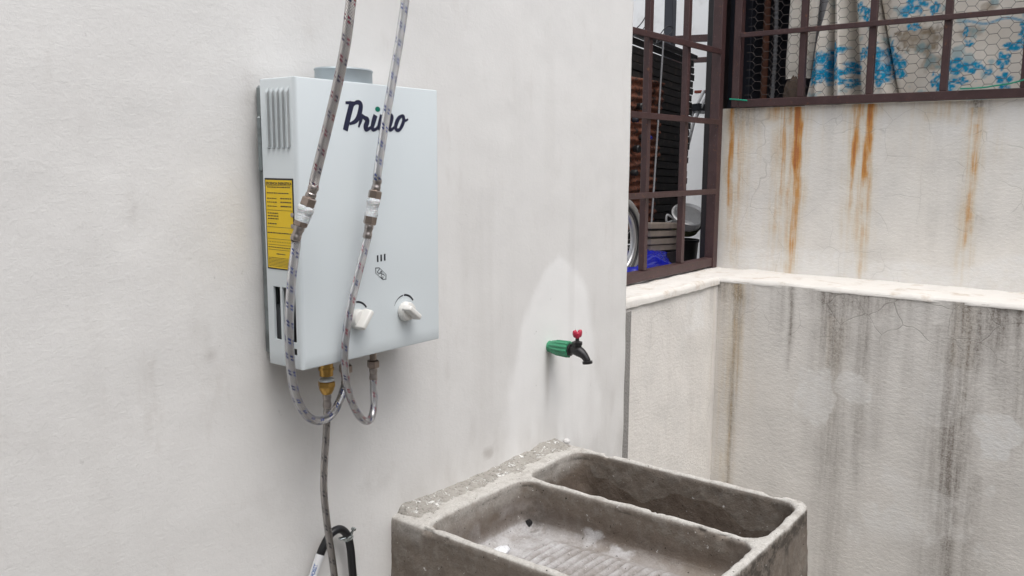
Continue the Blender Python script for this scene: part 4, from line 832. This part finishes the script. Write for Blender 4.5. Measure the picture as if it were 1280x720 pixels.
# ================================================================== hoses
def path(pts): return [at(px, py, Y=yy) for px, py, yy in pts]
def axis_parts(root, segs):
    for name, a, b, prof, mat, sg, kw in segs: lathe(name, a, b, prof, mat, root, sg, **kw)
def hexnut(root, a, d, L, r, mat, name='nut'):
    return lathe(name, a, a+d, [(0, r*0.80), (L*0.12, r), (L*0.88, r), (L, r*0.80)], mat, root, 6, flat=True)
def collar(root, a, d, L, r, name='ferrule'):
    return lathe(name, a, a+d, [(0, r*0.9), (L*0.08, r), (L*0.30, r), (L*0.36, r*0.90), (L*0.62, r*0.90), (L*0.68, r), (L*0.94, r), (L, r*0.9)], M_FERR, root, 20)
def hose(name, up, lo, coup, endpt, mat_up, mat_lo, r, label, group, endmat):
    """upper hose, taped coupling, lower hose looping up to the heater"""
    a, b = at(*coup[0][:2], Y=coup[0][2]), at(*coup[1][:2], Y=coup[1][2]); d = (b-a)/np.linalg.norm(b-a); L = np.linalg.norm(b-a)
    root = thing(name, label, 'hose', b, group)
    C, l = spline(up+[a-d*0.016], 160); V, F, UV = sweep_data(C, r, 18); mobj('upper_braid', V, F, mat_up, root, uv=UV, autosmooth=50)
    collar(root, a-d*0.018, d, 0.018, r*1.10); hexnut(root, a, d, 0.0135, r*1.62, M_BRASSN)
    lathe('tape_wrap', a+d*0.0125, b, [(0, r*1.25), (0.001, r*1.58), (0.006, r*1.66), (0.010, r*1.50), (0.013, r*1.34), (L*0.48, r*1.36), (L*0.52, r*1.60), (L-0.032, r*1.66), (L-0.028, r*1.45)], M_TAPE, root, 28, wob=0.10, sharp=80)
    hexnut(root, b-d*0.0165, d, 0.0150, r*1.58, M_BRASSN); collar(root, b-d*0.002, d, 0.022, r*1.08)
    # loose end of the tape
    e = endpt
    C, l = spline([b+d*0.018]+lo+[e-np.array([0, 0, 0.020])], 220); V, F, UV = sweep_data(C, r*0.96, 18); mobj('lower_braid', V, F, mat_lo, root, uv=UV, autosmooth=50)
    up_ = np.array([0, 0, 1.0]); collar(root, e-up_*0.024, up_, 0.022, r*1.10); hexnut(root, e-up_*0.0025, up_, 0.014, r*1.62, endmat)
    lathe('threaded_end', e+up_*0.011, e+up_, [(0, r*0.9), (0.018, r*0.9)], endmat, root, 20)
    return root
ta = [np.array([1.12, 0.01, 2.42]), np.array([1.07, -0.10, 2.40]), np.array([0.99, -0.22, 2.22])]
hose('water_hose', ta[:2]+[np.array([0.955, -0.235, 2.16])]+path([(448, -60, -.25), (439, 0, -.247), (432, 55, -.235), (421, 110, -.215), (408, 165, -.193), (394, 222, -.172)]),
     path([(370, 306, -.148), (365, 345, -.142), (361.5, 400, -.134), (363, 452, -.124), (369, 492, -.112), (382, 518, -.100), (398, 526, -.090), (414, 519, -.080), (425, 500, -.071)]),
     [(387.5, 247, -.166), (374.5, 284, -.155)], at(432, 464, Y=-.062), M_BRAID_R, M_BRAID_B, 0.0071,
     'braided water hose with red and navy flecks crossing the left of the heater front', 'braided water hoses', M_BRASSN)
tb = [np.array([1.24, 0.01, 2.40]), np.array([1.22, -0.09, 2.38]), np.array([1.16, -0.15, 2.22])]
hose('water_hose', tb[:2]+[np.array([1.155, -0.165, 2.1])]+path([(513, -60, -.185), (506.5, 0, -.182), (498.5, 55, -.175), (489, 110, -.168), (479.5, 165, -.16), (471.5, 220, -.152)]),
     path([(458.5, 300, -.142), (450, 335, -.138), (440, 375, -.133), (433, 415, -.126), (430.5, 450, -.119), (434, 483, -.108), (443, 510, -.094), (454, 525, -.084), (463, 524, -.076), (467.5, 506, -.068)]),
     [(469.5, 238, -.149), (461.5, 282, -.144)], at(466.5, 458, Y=-.062), M_BRAID_B, M_BRAID_BR, 0.0066,
     'braided water hose with blue flecks crossing the brand name on the heater', 'braided water hoses', M_BRASSN)
# gas hose with brass fitting
e = at(408, 470, Y=-.06)
gh = thing('gas_hose', 'thin brownish braided gas hose hanging from the brass fitting', 'hose', e-np.array([0, 0, 0.6]))
dn = np.array([0, 0, -1.0])
lathe('brass_fitting', np.array([e[0], e[1], HZ0+0.004]), e+dn, [(0, 0.0115), (0.022, 0.0115), (0.0222, 0.0128), (0.026, 0.0128), (0.0262, 0.0112), (0.0355, 0.0112)], M_BRASS, gh, 24)
hexnut(gh, e+dn*0.0085, dn, 0.010, 0.0145, M_BRASS, 'brass_nut'); lathe('brass_cone', e+dn*0.0175, e+dn, [(0, 0.0130), (0.004, 0.0125), (0.012, 0.0085), (0.013, 0.0075)], M_BRASS, gh, 24)
lathe('tape_ring', e+dn*0.0045, e+dn, [(0, 0.0115), (0.0005, 0.0124), (0.0035, 0.0124), (0.004, 0.0115)], M_TAPE, gh, 24)
collar(gh, e+dn*0.030, dn, 0.024, 0.0072)
q = at(426, 790, Y=-.07)
C, l = spline([e+dn*0.052]+path([(408, 540, -.062), (405.5, 580, -.062), (405, 615, -.064), (409, 655, -.068), (414, 690, -.070), (418.5, 725, -.070), (425, 790, -.07)])+[np.array([q[0]+0.01, -.05, 0.55]), np.array([q[0]+0.03, -.02, 0.42]), np.array([q[0]+0.04, 0.015, 0.40])], 240)
V, F, UV = sweep_data(C, 0.0060, 16); mobj('braid', V, F, M_BRAID_G, gh, uv=UV, autosmooth=50)
# black rubber hose bent over, with clamp and sticker
rh = thing('rubber_hose', 'black rubber hose bent in an arch beside the sink with a metal clamp', 'hose', at(425, 660, Y=-.02)-np.array([0, 0, 0.5]))
Pb = path([(399, 697, -.022), (405, 682, -.022), (414, 667, -.022), (425, 661.5, -.022), (434, 669, -.022), (438, 685, -.022), (440.5, 712, -.022)])
l0 = at(391, 722, Y=-.022); r0 = at(443, 740, Y=-.022)
l1 = at(384, 748, Y=-.023); l2 = at(378, 790, Y=-.025); l3 = at(376, 850, Y=-.03); r1 = at(444.5, 780, Y=-.023); r2_ = at(446, 840, Y=-.026)
C, l = spline([np.array([l3[0], -.03, 0.0]), np.array([l3[0], -.03, 0.2]), l3, l2, l1, l0]+Pb+[r0, r1, r2_, np.array([r2_[0], -.03, 0.2]), np.array([r2_[0]+0.01, -.03, 0.0])], 520)
tube('rubber_tube', C, 0.0072, M_RUBBER, rh, 18)
ks = at(397.5, 700, Y=-.022); ke = at(388.5, 728, Y=-.022)
st = tube('sticker', [C[i] for i in range(len(C)) if ke[2]-0.02 < C[i][2] < at(400, 692, Y=-.022)[2] and C[i][0] < at(412, 690, Y=-.022)[0]], 0.0076, M_PAPER, rh, 20, caps=False)
# lettering wrapped on the sticker, reading upwards
cs = np.array([C[i] for i in range(len(C)) if ke[2]-0.02 < C[i][2] < at(400, 694, Y=-.022)[2] and C[i][0] < at(412, 690, Y=-.022)[0]])
if cs[0][2] > cs[-1][2]: cs = cs[::-1]
sl = np.concatenate([[0], np.cumsum(np.linalg.norm(np.diff(cs, axis=0), axis=1))])
tv, tf = txt('FOSET', 0.0088, weight=0.00025); tv[:, 0] *= 0.84
def wrap(tv, s0, r_, tw):
    out = []
    for q in tv:
        s_ = s0+q[0]; p = np.array([np.interp(s_, sl, cs[:, k]) for k in range(3)]); d = np.array([np.interp(s_+0.002, sl, cs[:, k]) for k in range(3)])-p; d /= np.linalg.norm(d)
        vw = CAM-p; vw = vw-d*(vw@d); vw /= np.linalg.norm(vw); si = np.cross(d, vw); a_ = (q[1]-0.0035)/r_+tw
        out.append(p+r_*(vw*math.cos(a_)-si*math.sin(a_)))
    return np.array(out)
top_ = sl[-1]
mobj('sticker_letters', wrap(tv, top_-0.034, 0.0079, 0.25), tf, M_BLUEINK, st)
bq = np.array([(-0.001, 0.0), (0.006, 0.0), (0.006, 0.007), (-0.001, 0.007)]); tq = np.array([(a_, b_, 0) for a_, b_ in bq])
mobj('sticker_mark', wrap(tq, top_-0.042, 0.0079, 0.25), [(0, 1, 2, 3)], M_BLUEINK, st)
# clamp
ca, cb = at(424, 673, Y=-.022), at(440, 668, Y=-.022); cc = at(434, 671, Y=-.022); ic = int(np.argmin(np.linalg.norm(C-cc, axis=1))); dC = C[ic+1]-C[ic]; dC /= np.linalg.norm(dC)
cl = lathe('clamp', C[ic]-dC*0.0045, C[ic]+dC, [(0, 0.0082), (0.0003, 0.0090), (0.002, 0.0098), (0.0045, 0.0090), (0.007, 0.0098), (0.0087, 0.0090), (0.009, 0.0082)], M_ZINC, rh, 28)
e1 = at(442, 661, Y=-.032); lathe('screw', at(439, 668, Y=-.030), e1, [(0, 0.0022), (0.008, 0.0022), (0.0085, 0.0045), (0.0125, 0.0045), (0.013, 0.003)], M_ZINC, cl, 12)
bar('lug', at(424, 674, Y=-.030), at(431, 672, Y=-.032), 0.009, 0.003, M_ZINC, cl, 0.0008)

# ================================================================== wall tap
tp = thing('tap', 'black plastic tap with red handle on a green pipe coupling', 'tap', (tapx, 0, tapz))
o_ = np.array([tapx, 0.004, tapz]); dy = np.array([0, -1.0, 0])
lathe('pipe_stub', o_, o_+dy, [(0, 0.0135), (0.012, 0.0135), (0.014, 0.0125), (0.02, 0.0125)], M_GREENP, tp, 28)
V = []; F = []; sg = 48; prof = [(0.012, 0.0120), (0.013, 0.0150), (0.026, 0.0168), (0.028, 0.0178), (0.058, 0.0188), (0.062, 0.0180), (0.0625, 0.0150)]
for i, (t, r_) in enumerate(prof):
    for j in range(sg):
        th = 2*math.pi*j/sg; rr = r_*(1.06 if (j % 4) < 2 else 0.93) if 2 <= i <= 5 else r_; V.append((tapx+rr*math.cos(th), 0.004-t, tapz+rr*math.sin(th)))
for i in range(len(prof)-1):
    for j in range(sg): F.append((i*sg+j, (i+1)*sg+j, (i+1)*sg+(j+1) % sg, i*sg+(j+1) % sg))
F.append(tuple((len(prof)-1)*sg+j for j in range(sg))); mobj('coupling', V, F, M_GREENP, tp, autosmooth=30)
lathe('collar', o_+dy*0.0622, o_+dy, [(0, 0.0130), (0.0005, 0.0142), (0.005, 0.0142), (0.006, 0.0105), (0.010, 0.0100)], M_TAPB, tp, 28)
C, l = spline([(tapx, -0.060, tapz), (tapx, -0.072, tapz+0.001), (tapx, -0.084, tapz-0.001), (tapx, -0.096, tapz-0.007), (tapx, -0.104, tapz-0.015), (tapx, -0.107, tapz-0.021)], 26)
tube('spout', C, np.interp(np.linspace(0, 1, 26), [0, 0.25, 0.45, 0.8, 1], [0.0098, 0.0118, 0.0125, 0.0088, 0.0082]), M_TAPB, tp, 22)
lathe('outlet_ring', C[-1]+np.array([0, 0, 0.001]), C[-1]+np.array([0, -0.15, -1.0]), [(0, 0.0090), (0.0008, 0.0118), (0.006, 0.0118), (0.0068, 0.0105), (0.0068, 0.0075)], M_TAPB, tp, 24)
lathe('bonnet', (tapx, -0.079, tapz+0.004), (tapx, -0.079, tapz+1), [(0, 0.0105), (0.010, 0.0105), (0.0105, 0.0118), (0.017, 0.0118), (0.018, 0.0085), (0.020, 0.0045), (0.030, 0.0042)], M_TAPB, tp, 24)
hz = tapz+0.036
hv = []
bm = bmesh.new()
for s in (-1, 1):
    m_ = Matrix.Translation((tapx+s*0.0050, -0.079-s*0.003, hz+0.004)) @ Matrix.Rotation(s*0.35, 4, 'Y') @ Matrix.Diagonal((0.0066, 0.0055, 0.0098, 1)); bmesh.ops.create_icosphere(bm, subdivisions=3, radius=1, matrix=m_)
v_, f_ = bm_data(bm); bm.free(); v_[:, 2] += 0.0008*np.sin(v_[:, 0]*900)
hd_ = mobj('handle', v_, f_, M_RED, tp, smooth=True)
lathe('handle_hub', (tapx, -0.079, hz-0.006), (tapx, -0.079, hz+1), [(0, 0.005), (0.003, 0.0062), (0.012, 0.006), (0.014, 0.004)], M_RED, tp, 18)
ev = lathe('wall_filler', (tapx, 0.006, tapz), (tapx, -1, tapz), [(0, 0.028), (0.003, 0.027), (0.0055, 0.021), (0.0065, 0.014)], plain('filler_white', (0.80, 0.79, 0.78), 0.9, var=0.06, bump=0.4, bscale=200), tp, 28, wob=0.14, sharp=80)

# ================================================================== concrete wash basin, from a signed distance field
def rrect(x, y, x0, x1, y0, y1, r):
    qx = np.abs(x-(x0+x1)/2)-((x1-x0)/2-r); qy = np.abs(y-(y0+y1)/2)-((y1-y0)/2-r)
    return np.hypot(np.maximum(qx, 0), np.maximum(qy, 0))+np.minimum(np.maximum(qx, qy), 0)-r
def smax(a, b, k): h = np.maximum(k-np.abs(a-b), 0)/k; return np.maximum(a, b)+h*h*k*0.25
def surface_nets(f, org, h):
    nx, ny, nz = f.shape; inside = f < 0
    cnt = np.zeros((nx-1, ny-1, nz-1)); acc = np.zeros((nx-1, ny-1, nz-1, 3)); cor = [(i, j, k) for i in (0, 1) for j in (0, 1) for k in (0, 1)]
    def sub(a, c): return a[c[0]:nx-1+c[0], c[1]:ny-1+c[1], c[2]:nz-1+c[2]]
    for a in cor:
        for ax in range(3):
            if a[ax]: continue
            b = list(a); b[ax] = 1; fa, fb = sub(f, a), sub(f, b); m = (fa < 0) != (fb < 0); t = np.where(m, fa/np.where(m, fa-fb, 1), 0)
            for q in range(3): acc[..., q] += m*(a[q]+(t if q == ax else 0))
            cnt += m
    act = cnt > 0; idx = -np.ones(cnt.shape, np.int64); idx[act] = np.arange(act.sum()); ijk = np.argwhere(act)
    V = (ijk+acc[act]/cnt[act][:, None])*h+org; Q = []
    for ax in range(3):
        b_, c_ = (ax+1) % 3, (ax+2) % 3
        s0 = [slice(1, -1)]*3; s0[ax] = slice(0, -1); s1 = list(s0); s1[ax] = slice(1, None); a0, a1 = inside[tuple(s0)], inside[tuple(s1)]
        for flip, m in ((False, a0 & ~a1), (True, ~a0 & a1)):
            p = np.argwhere(m); off = np.ones(3, int); off[ax] = 0; p = p+off
            e1 = np.zeros(3, int); e1[b_] = 1; e2 = np.zeros(3, int); e2[c_] = 1
            g = lambda q: idx[q[:, 0], q[:, 1], q[:, 2]]
            quad = np.stack([g(p-e1-e2), g(p-e2), g(p), g(p-e1)], 1); Q.append(quad[:, ::-1] if flip else quad)
    Q = np.vstack(Q); return V, Q[(Q >= 0).all(1)]
SX0, SX1, SY0, SY1, SZ = 1.108, 1.678, -0.622, 0.060, 0.852
hh = 0.004; org = np.array([1.09, -0.642, 0.56]); shp = (152, 164, 76)
gx, gy, gz = np.meshgrid(*[org[k]+np.arange(shp[k])*hh for k in range(3)], indexing='ij')
wz = 0.0028*fbm(gx[:, :, 0], gy[:, :, 0], 4.0, 11, 3)[:, :, None]; wx = 0.003*fbm(gy[0], gz[0], 9.0, 8, 3)[None]; wy = 0.003*fbm(gx[:, 0], gz[:, 0], 2.0, 8, 3)[:, None, :]
bul = 0.010*np.exp(-((gz-0.70)/0.08)**2)
outer = rrect(gx+wx, gy+wy, SX0, SX1, SY0, SY1, 0.040)-bul*0.6+0.02*np.maximum(0, 0.62-gz)
sd = smax(outer, gz+wz-SZ, 0.010); sd = smax(sd, 0.572-gz, 0.01)
dep = np.maximum(0, SZ-gz)
c1_ = rrect(gx+wx*0.7, gy+wy*0.7, 1.1255+0.05*dep, 1.431-0.04*dep, -0.602+0.06*dep, -0.078-0.06*dep, 0.035); zf1 = 0.742+0.045*(-gy-0.08); cav1 = smax(c1_, zf1-gz, 0.030)
c2_ = rrect(gx+wx*0.7, gy+wy*0.7, 1.4465+0.06*dep, 1.660-0.03*dep, -0.602+0.08*dep, -0.070-0.10*dep, 0.040); cav2 = smax(c2_, 0.615-gz, 0.035)
sd = smax(sd, -cav1, 0.009); sd = smax(sd, -cav2, 0.009)
V, Q = surface_nets(sd, org, hh)
vx, vy, vz_ = V.T
# worn, chipped rims
nb_ = np.zeros_like(V); me_n = None
a_, b_, c_, d_ = [V[Q[:, k]] for k in range(4)]; fn = np.cross(c_-a_, d_-b_); np.add.at(nb_, Q.ravel(), np.repeat(fn, 4, axis=0)); nb_ /= np.linalg.norm(nb_, axis=1)[:, None]+1e-12
rimh = sstep(0.832, 0.848, vz_); disp = 0.0022*fbm(vx, vy, vz_, 45, 4)-0.0060*rimh*sstep(0.28, 0.45, fbm(vx, vy, vz_+3, 22, 4))
V = V+nb_*disp[:, None]
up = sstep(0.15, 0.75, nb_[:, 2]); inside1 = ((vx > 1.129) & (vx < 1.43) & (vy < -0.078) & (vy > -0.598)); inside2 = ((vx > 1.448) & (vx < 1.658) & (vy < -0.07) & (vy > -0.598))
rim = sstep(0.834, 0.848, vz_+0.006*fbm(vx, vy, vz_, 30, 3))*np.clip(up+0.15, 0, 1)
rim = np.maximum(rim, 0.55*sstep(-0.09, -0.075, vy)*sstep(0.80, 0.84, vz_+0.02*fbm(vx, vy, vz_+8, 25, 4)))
soap = inside1*sstep(0.80, 0.745, vz_+0.03*fbm(vx, vy, vz_, 12, 4))*(0.35+0.65*sstep(-0.34, -0.10, vy))*np.clip(0.4+up, 0, 1)
soap = np.maximum(soap, inside1*0.55*sstep(-0.17, -0.085, vy)*sstep(0.83, 0.77, vz_)*sstep(-0.25, 0.25, fbm(vx, vy, vz_, 16, 4)))
patch1 = inside1*sstep(0.03, 0.0, np.abs(vy+0.30+0.3*(0))-0.05)*sstep(1.36, 1.42, vx)*sstep(0.790, 0.775, vz_)*sstep(0.0, 0.2, fbm(vx, vy, vz_, 45, 4)); soap = np.maximum(soap, 0.9*patch1)
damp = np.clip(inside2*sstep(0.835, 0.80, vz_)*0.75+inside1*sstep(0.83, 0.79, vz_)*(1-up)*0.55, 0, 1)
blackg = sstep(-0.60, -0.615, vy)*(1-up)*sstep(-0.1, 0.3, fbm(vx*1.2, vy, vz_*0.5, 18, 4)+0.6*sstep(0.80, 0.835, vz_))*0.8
blackg = np.maximum(blackg, inside1*0.8*np.exp(-((vx-1.405)/0.022)**2-((vy+0.12)/0.035)**2-((vz_-0.775)/0.03)**2))
run = np.exp(-((vz_-0.836+0.006*fbm(vx, vy, vy*0, 14, 3))/0.0028)**2)*sstep(0.0, 0.25, fbm(vx, vy, vy*0+5, 9, 3))
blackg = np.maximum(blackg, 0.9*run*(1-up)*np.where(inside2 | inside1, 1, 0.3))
n = N('old_concrete'); mr, mg, mb = n.mask()
big, fine, mid = n.noise(9, 5, 0.6), n.noise(230, 4, 0.7), n.noise(45, 5, 0.65)
c = n.mix(big, (0.148, 0.122, 0.100), (0.235, 0.200, 0.170)); c = n.mix(n.ss(mid, 0.42, 0.72, 0, 0.6), c, (0.27, 0.25, 0.225))
a2 = n.node('ShaderNodeAttribute', attribute_name='mask'); alpha = a2.outputs['Alpha']
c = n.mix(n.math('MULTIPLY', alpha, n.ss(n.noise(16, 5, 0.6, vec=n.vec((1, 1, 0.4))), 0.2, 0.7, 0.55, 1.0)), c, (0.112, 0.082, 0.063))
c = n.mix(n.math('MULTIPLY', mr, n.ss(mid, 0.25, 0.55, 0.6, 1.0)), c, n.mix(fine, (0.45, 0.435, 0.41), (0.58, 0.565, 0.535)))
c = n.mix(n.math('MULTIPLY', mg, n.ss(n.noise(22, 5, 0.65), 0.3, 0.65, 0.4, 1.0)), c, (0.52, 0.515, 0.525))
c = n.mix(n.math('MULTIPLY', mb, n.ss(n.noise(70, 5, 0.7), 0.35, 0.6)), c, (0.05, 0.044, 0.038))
c = n.mix(n.ss(n.noise(85, 3, 0.7), 0.675, 0.72, 0, 0.85), c, (0.62, 0.61, 0.60)); c = n.mix(n.ss(n.noise(120, 2, 0.6), 0.69, 0.73, 0, 0.9), c, (0.03, 0.027, 0.024))
c = n.mix(n.ss(fine, 0.35, 0.6, 0.15, 0), c, (0.06, 0.05, 0.045))
n.col(c).set(rough=0.88, spec=0.22); n.bump(n.math('ADD', n.math('MULTIPLY', mid, 1.0), n.math('MULTIPLY', fine, 0.5)), 0.65, 0.003); M_CONC = n.m
sk = thing('wash_basin', 'old two-compartment concrete wash basin against the house wall', 'sink', (1.39, -0.31, 0))
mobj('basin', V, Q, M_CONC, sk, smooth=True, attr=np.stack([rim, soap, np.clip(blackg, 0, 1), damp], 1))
box('pedestal', 1.16, 1.63, -0.58, -0.02, 0.0, 0.58, M_CONC, sk, 0.015, 2)
# washboard: ridges along the length of the near compartment floor
xs = np.linspace(1.150, 1.412, 40); yy = np.linspace(-0.575, -0.15, 190); X, Y = np.meshgrid(xs, yy, indexing='ij'); X = X.ravel(); Y = Y.ravel()
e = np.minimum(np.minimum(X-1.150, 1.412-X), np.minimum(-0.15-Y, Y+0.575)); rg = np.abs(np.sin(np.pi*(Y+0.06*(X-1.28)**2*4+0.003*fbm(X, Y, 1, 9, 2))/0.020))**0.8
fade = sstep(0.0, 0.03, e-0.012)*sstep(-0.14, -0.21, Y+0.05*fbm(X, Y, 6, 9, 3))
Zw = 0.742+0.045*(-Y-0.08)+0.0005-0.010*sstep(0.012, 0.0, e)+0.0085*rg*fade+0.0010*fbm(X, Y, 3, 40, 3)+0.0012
m_ = np.stack([0*X, 0.40+0.5*sstep(-0.30, -0.14, Y)+0.3*rg*fade, 0.4*(1-rg)**1.5*fade, 0.3*fade], 1)  # grooves painted darker to shade ridges that diffuse light leaves flat
V0 = np.stack([X, Y, Zw], 1); V1 = V0-np.array([0, 0, 0.02]); k = len(V0); G = grid_faces(40, 190); ring_ = [i*190 for i in range(40)]+[39*190+j for j in range(1, 190)]+[i*190+189 for i in range(38, -1, -1)]+[j for j in range(188, 0, -1)]
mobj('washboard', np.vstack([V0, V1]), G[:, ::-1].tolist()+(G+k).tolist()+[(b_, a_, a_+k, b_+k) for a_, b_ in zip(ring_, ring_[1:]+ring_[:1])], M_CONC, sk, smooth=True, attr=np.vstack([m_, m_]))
# drain hole between the compartments, its dark inside painted as a black disc
q = at(661, 656, X=1.420)
lathe('drain_hole', np.array([1.4150, q[1], q[2]+0.004]), np.array([1.5, q[1], q[2]+0.004]), [(0, 0.0078), (0.020, 0.0072)], M_BLACK, sk, 20, wob=0.12)
q = at(625, 689, Z=0.760)
crumple('soap_scrap', (q[0], q[1], 0.757), (0.020, 0.011, 0.007), plain('soap_white', (0.72, 0.73, 0.76), 0.6, var=0.25, scale=120), 'torn white scrap lying on the floor of the near basin', 'scrap', 5.0, 0.5, 4, 8.0)
# a patch of white residue in the near corner of the floor
# mortar bead along the wall
xs = np.linspace(1.108, 1.690, 240); ss_ = np.linspace(0, 1, 26); X, S = np.meshgrid(xs, ss_, indexing='ij'); X = X.ravel(); S = S.ravel()
edge_ = sstep(0.0, 0.03, np.minimum(X-1.108, 1.690-X))
yb_ = 0.006-0.070*S+0.006*fbm(X, S*0+1, 0, 14, 3)*S; hgt = (0.013+0.012*fbm(X, X*0, 3, 7, 3))*(1-S)**1.2*edge_
zb_ = 0.849+hgt+0.0045*fbm(X, yb_, 5, 50, 4)*edge_*sstep(1.02, 0.85, S)-0.016*sstep(0.75, 1.0, S)-0.02*(1-edge_)
V0 = np.stack([X, yb_, zb_], 1); V1 = V0.copy(); V1[:, 2] = np.minimum(0.835, V0[:, 2]-0.002); k = len(V0); G = grid_faces(240, 26); ring_ = [i*26 for i in range(240)]+[239*26+j for j in range(1, 26)]+[i*26+25 for i in range(238, -1, -1)]+[j for j in range(24, 0, -1)]
n = N('mortar'); c = n.mix(n.noise(30, 5, 0.7), (0.24, 0.225, 0.20), (0.46, 0.44, 0.41)); ch = n.ss(n.noise(60, 4, 0.75, dist=0.8), 0.57, 0.61); c = n.mix(ch, c, (0.78, 0.775, 0.76)); c = n.mix(n.ss(n.noise(120, 4, 0.7), 0.36, 0.46, 0.5, 0), c, (0.07, 0.065, 0.06))
n.col(c).set(rough=0.9, spec=0.2); n.bump(n.math('ADD', n.noise(110, 5, 0.75), n.math('MULTIPLY', ch, 0.6)), 0.8, 0.004); M_MORTAR = n.m
mobj('mortar_bead', np.vstack([V0, V1]), G.tolist()+(G[:, ::-1]+k).tolist()+[(a_, b_, b_+k, a_+k) for a_, b_ in zip(ring_, ring_[1:]+ring_[:1])], M_MORTAR, sk, autosmooth=60)
bm = bmesh.new(); bmesh.ops.create_icosphere(bm, subdivisions=3, radius=1); v_, f_ = bm_data(bm); bm.free()
q = at(708, 552, Y=-0.012); v_ = v_*(1+0.18*fbm(v_[:, 0], v_[:, 1], v_[:, 2], 2, 3))[:, None]*np.array([0.009, 0.008, 0.008])+q
mobj('mortar_lump', v_, f_, plain('white_lump', (0.66, 0.65, 0.64), 0.9, var=0.15, bump=0.3), sk, smooth=True)
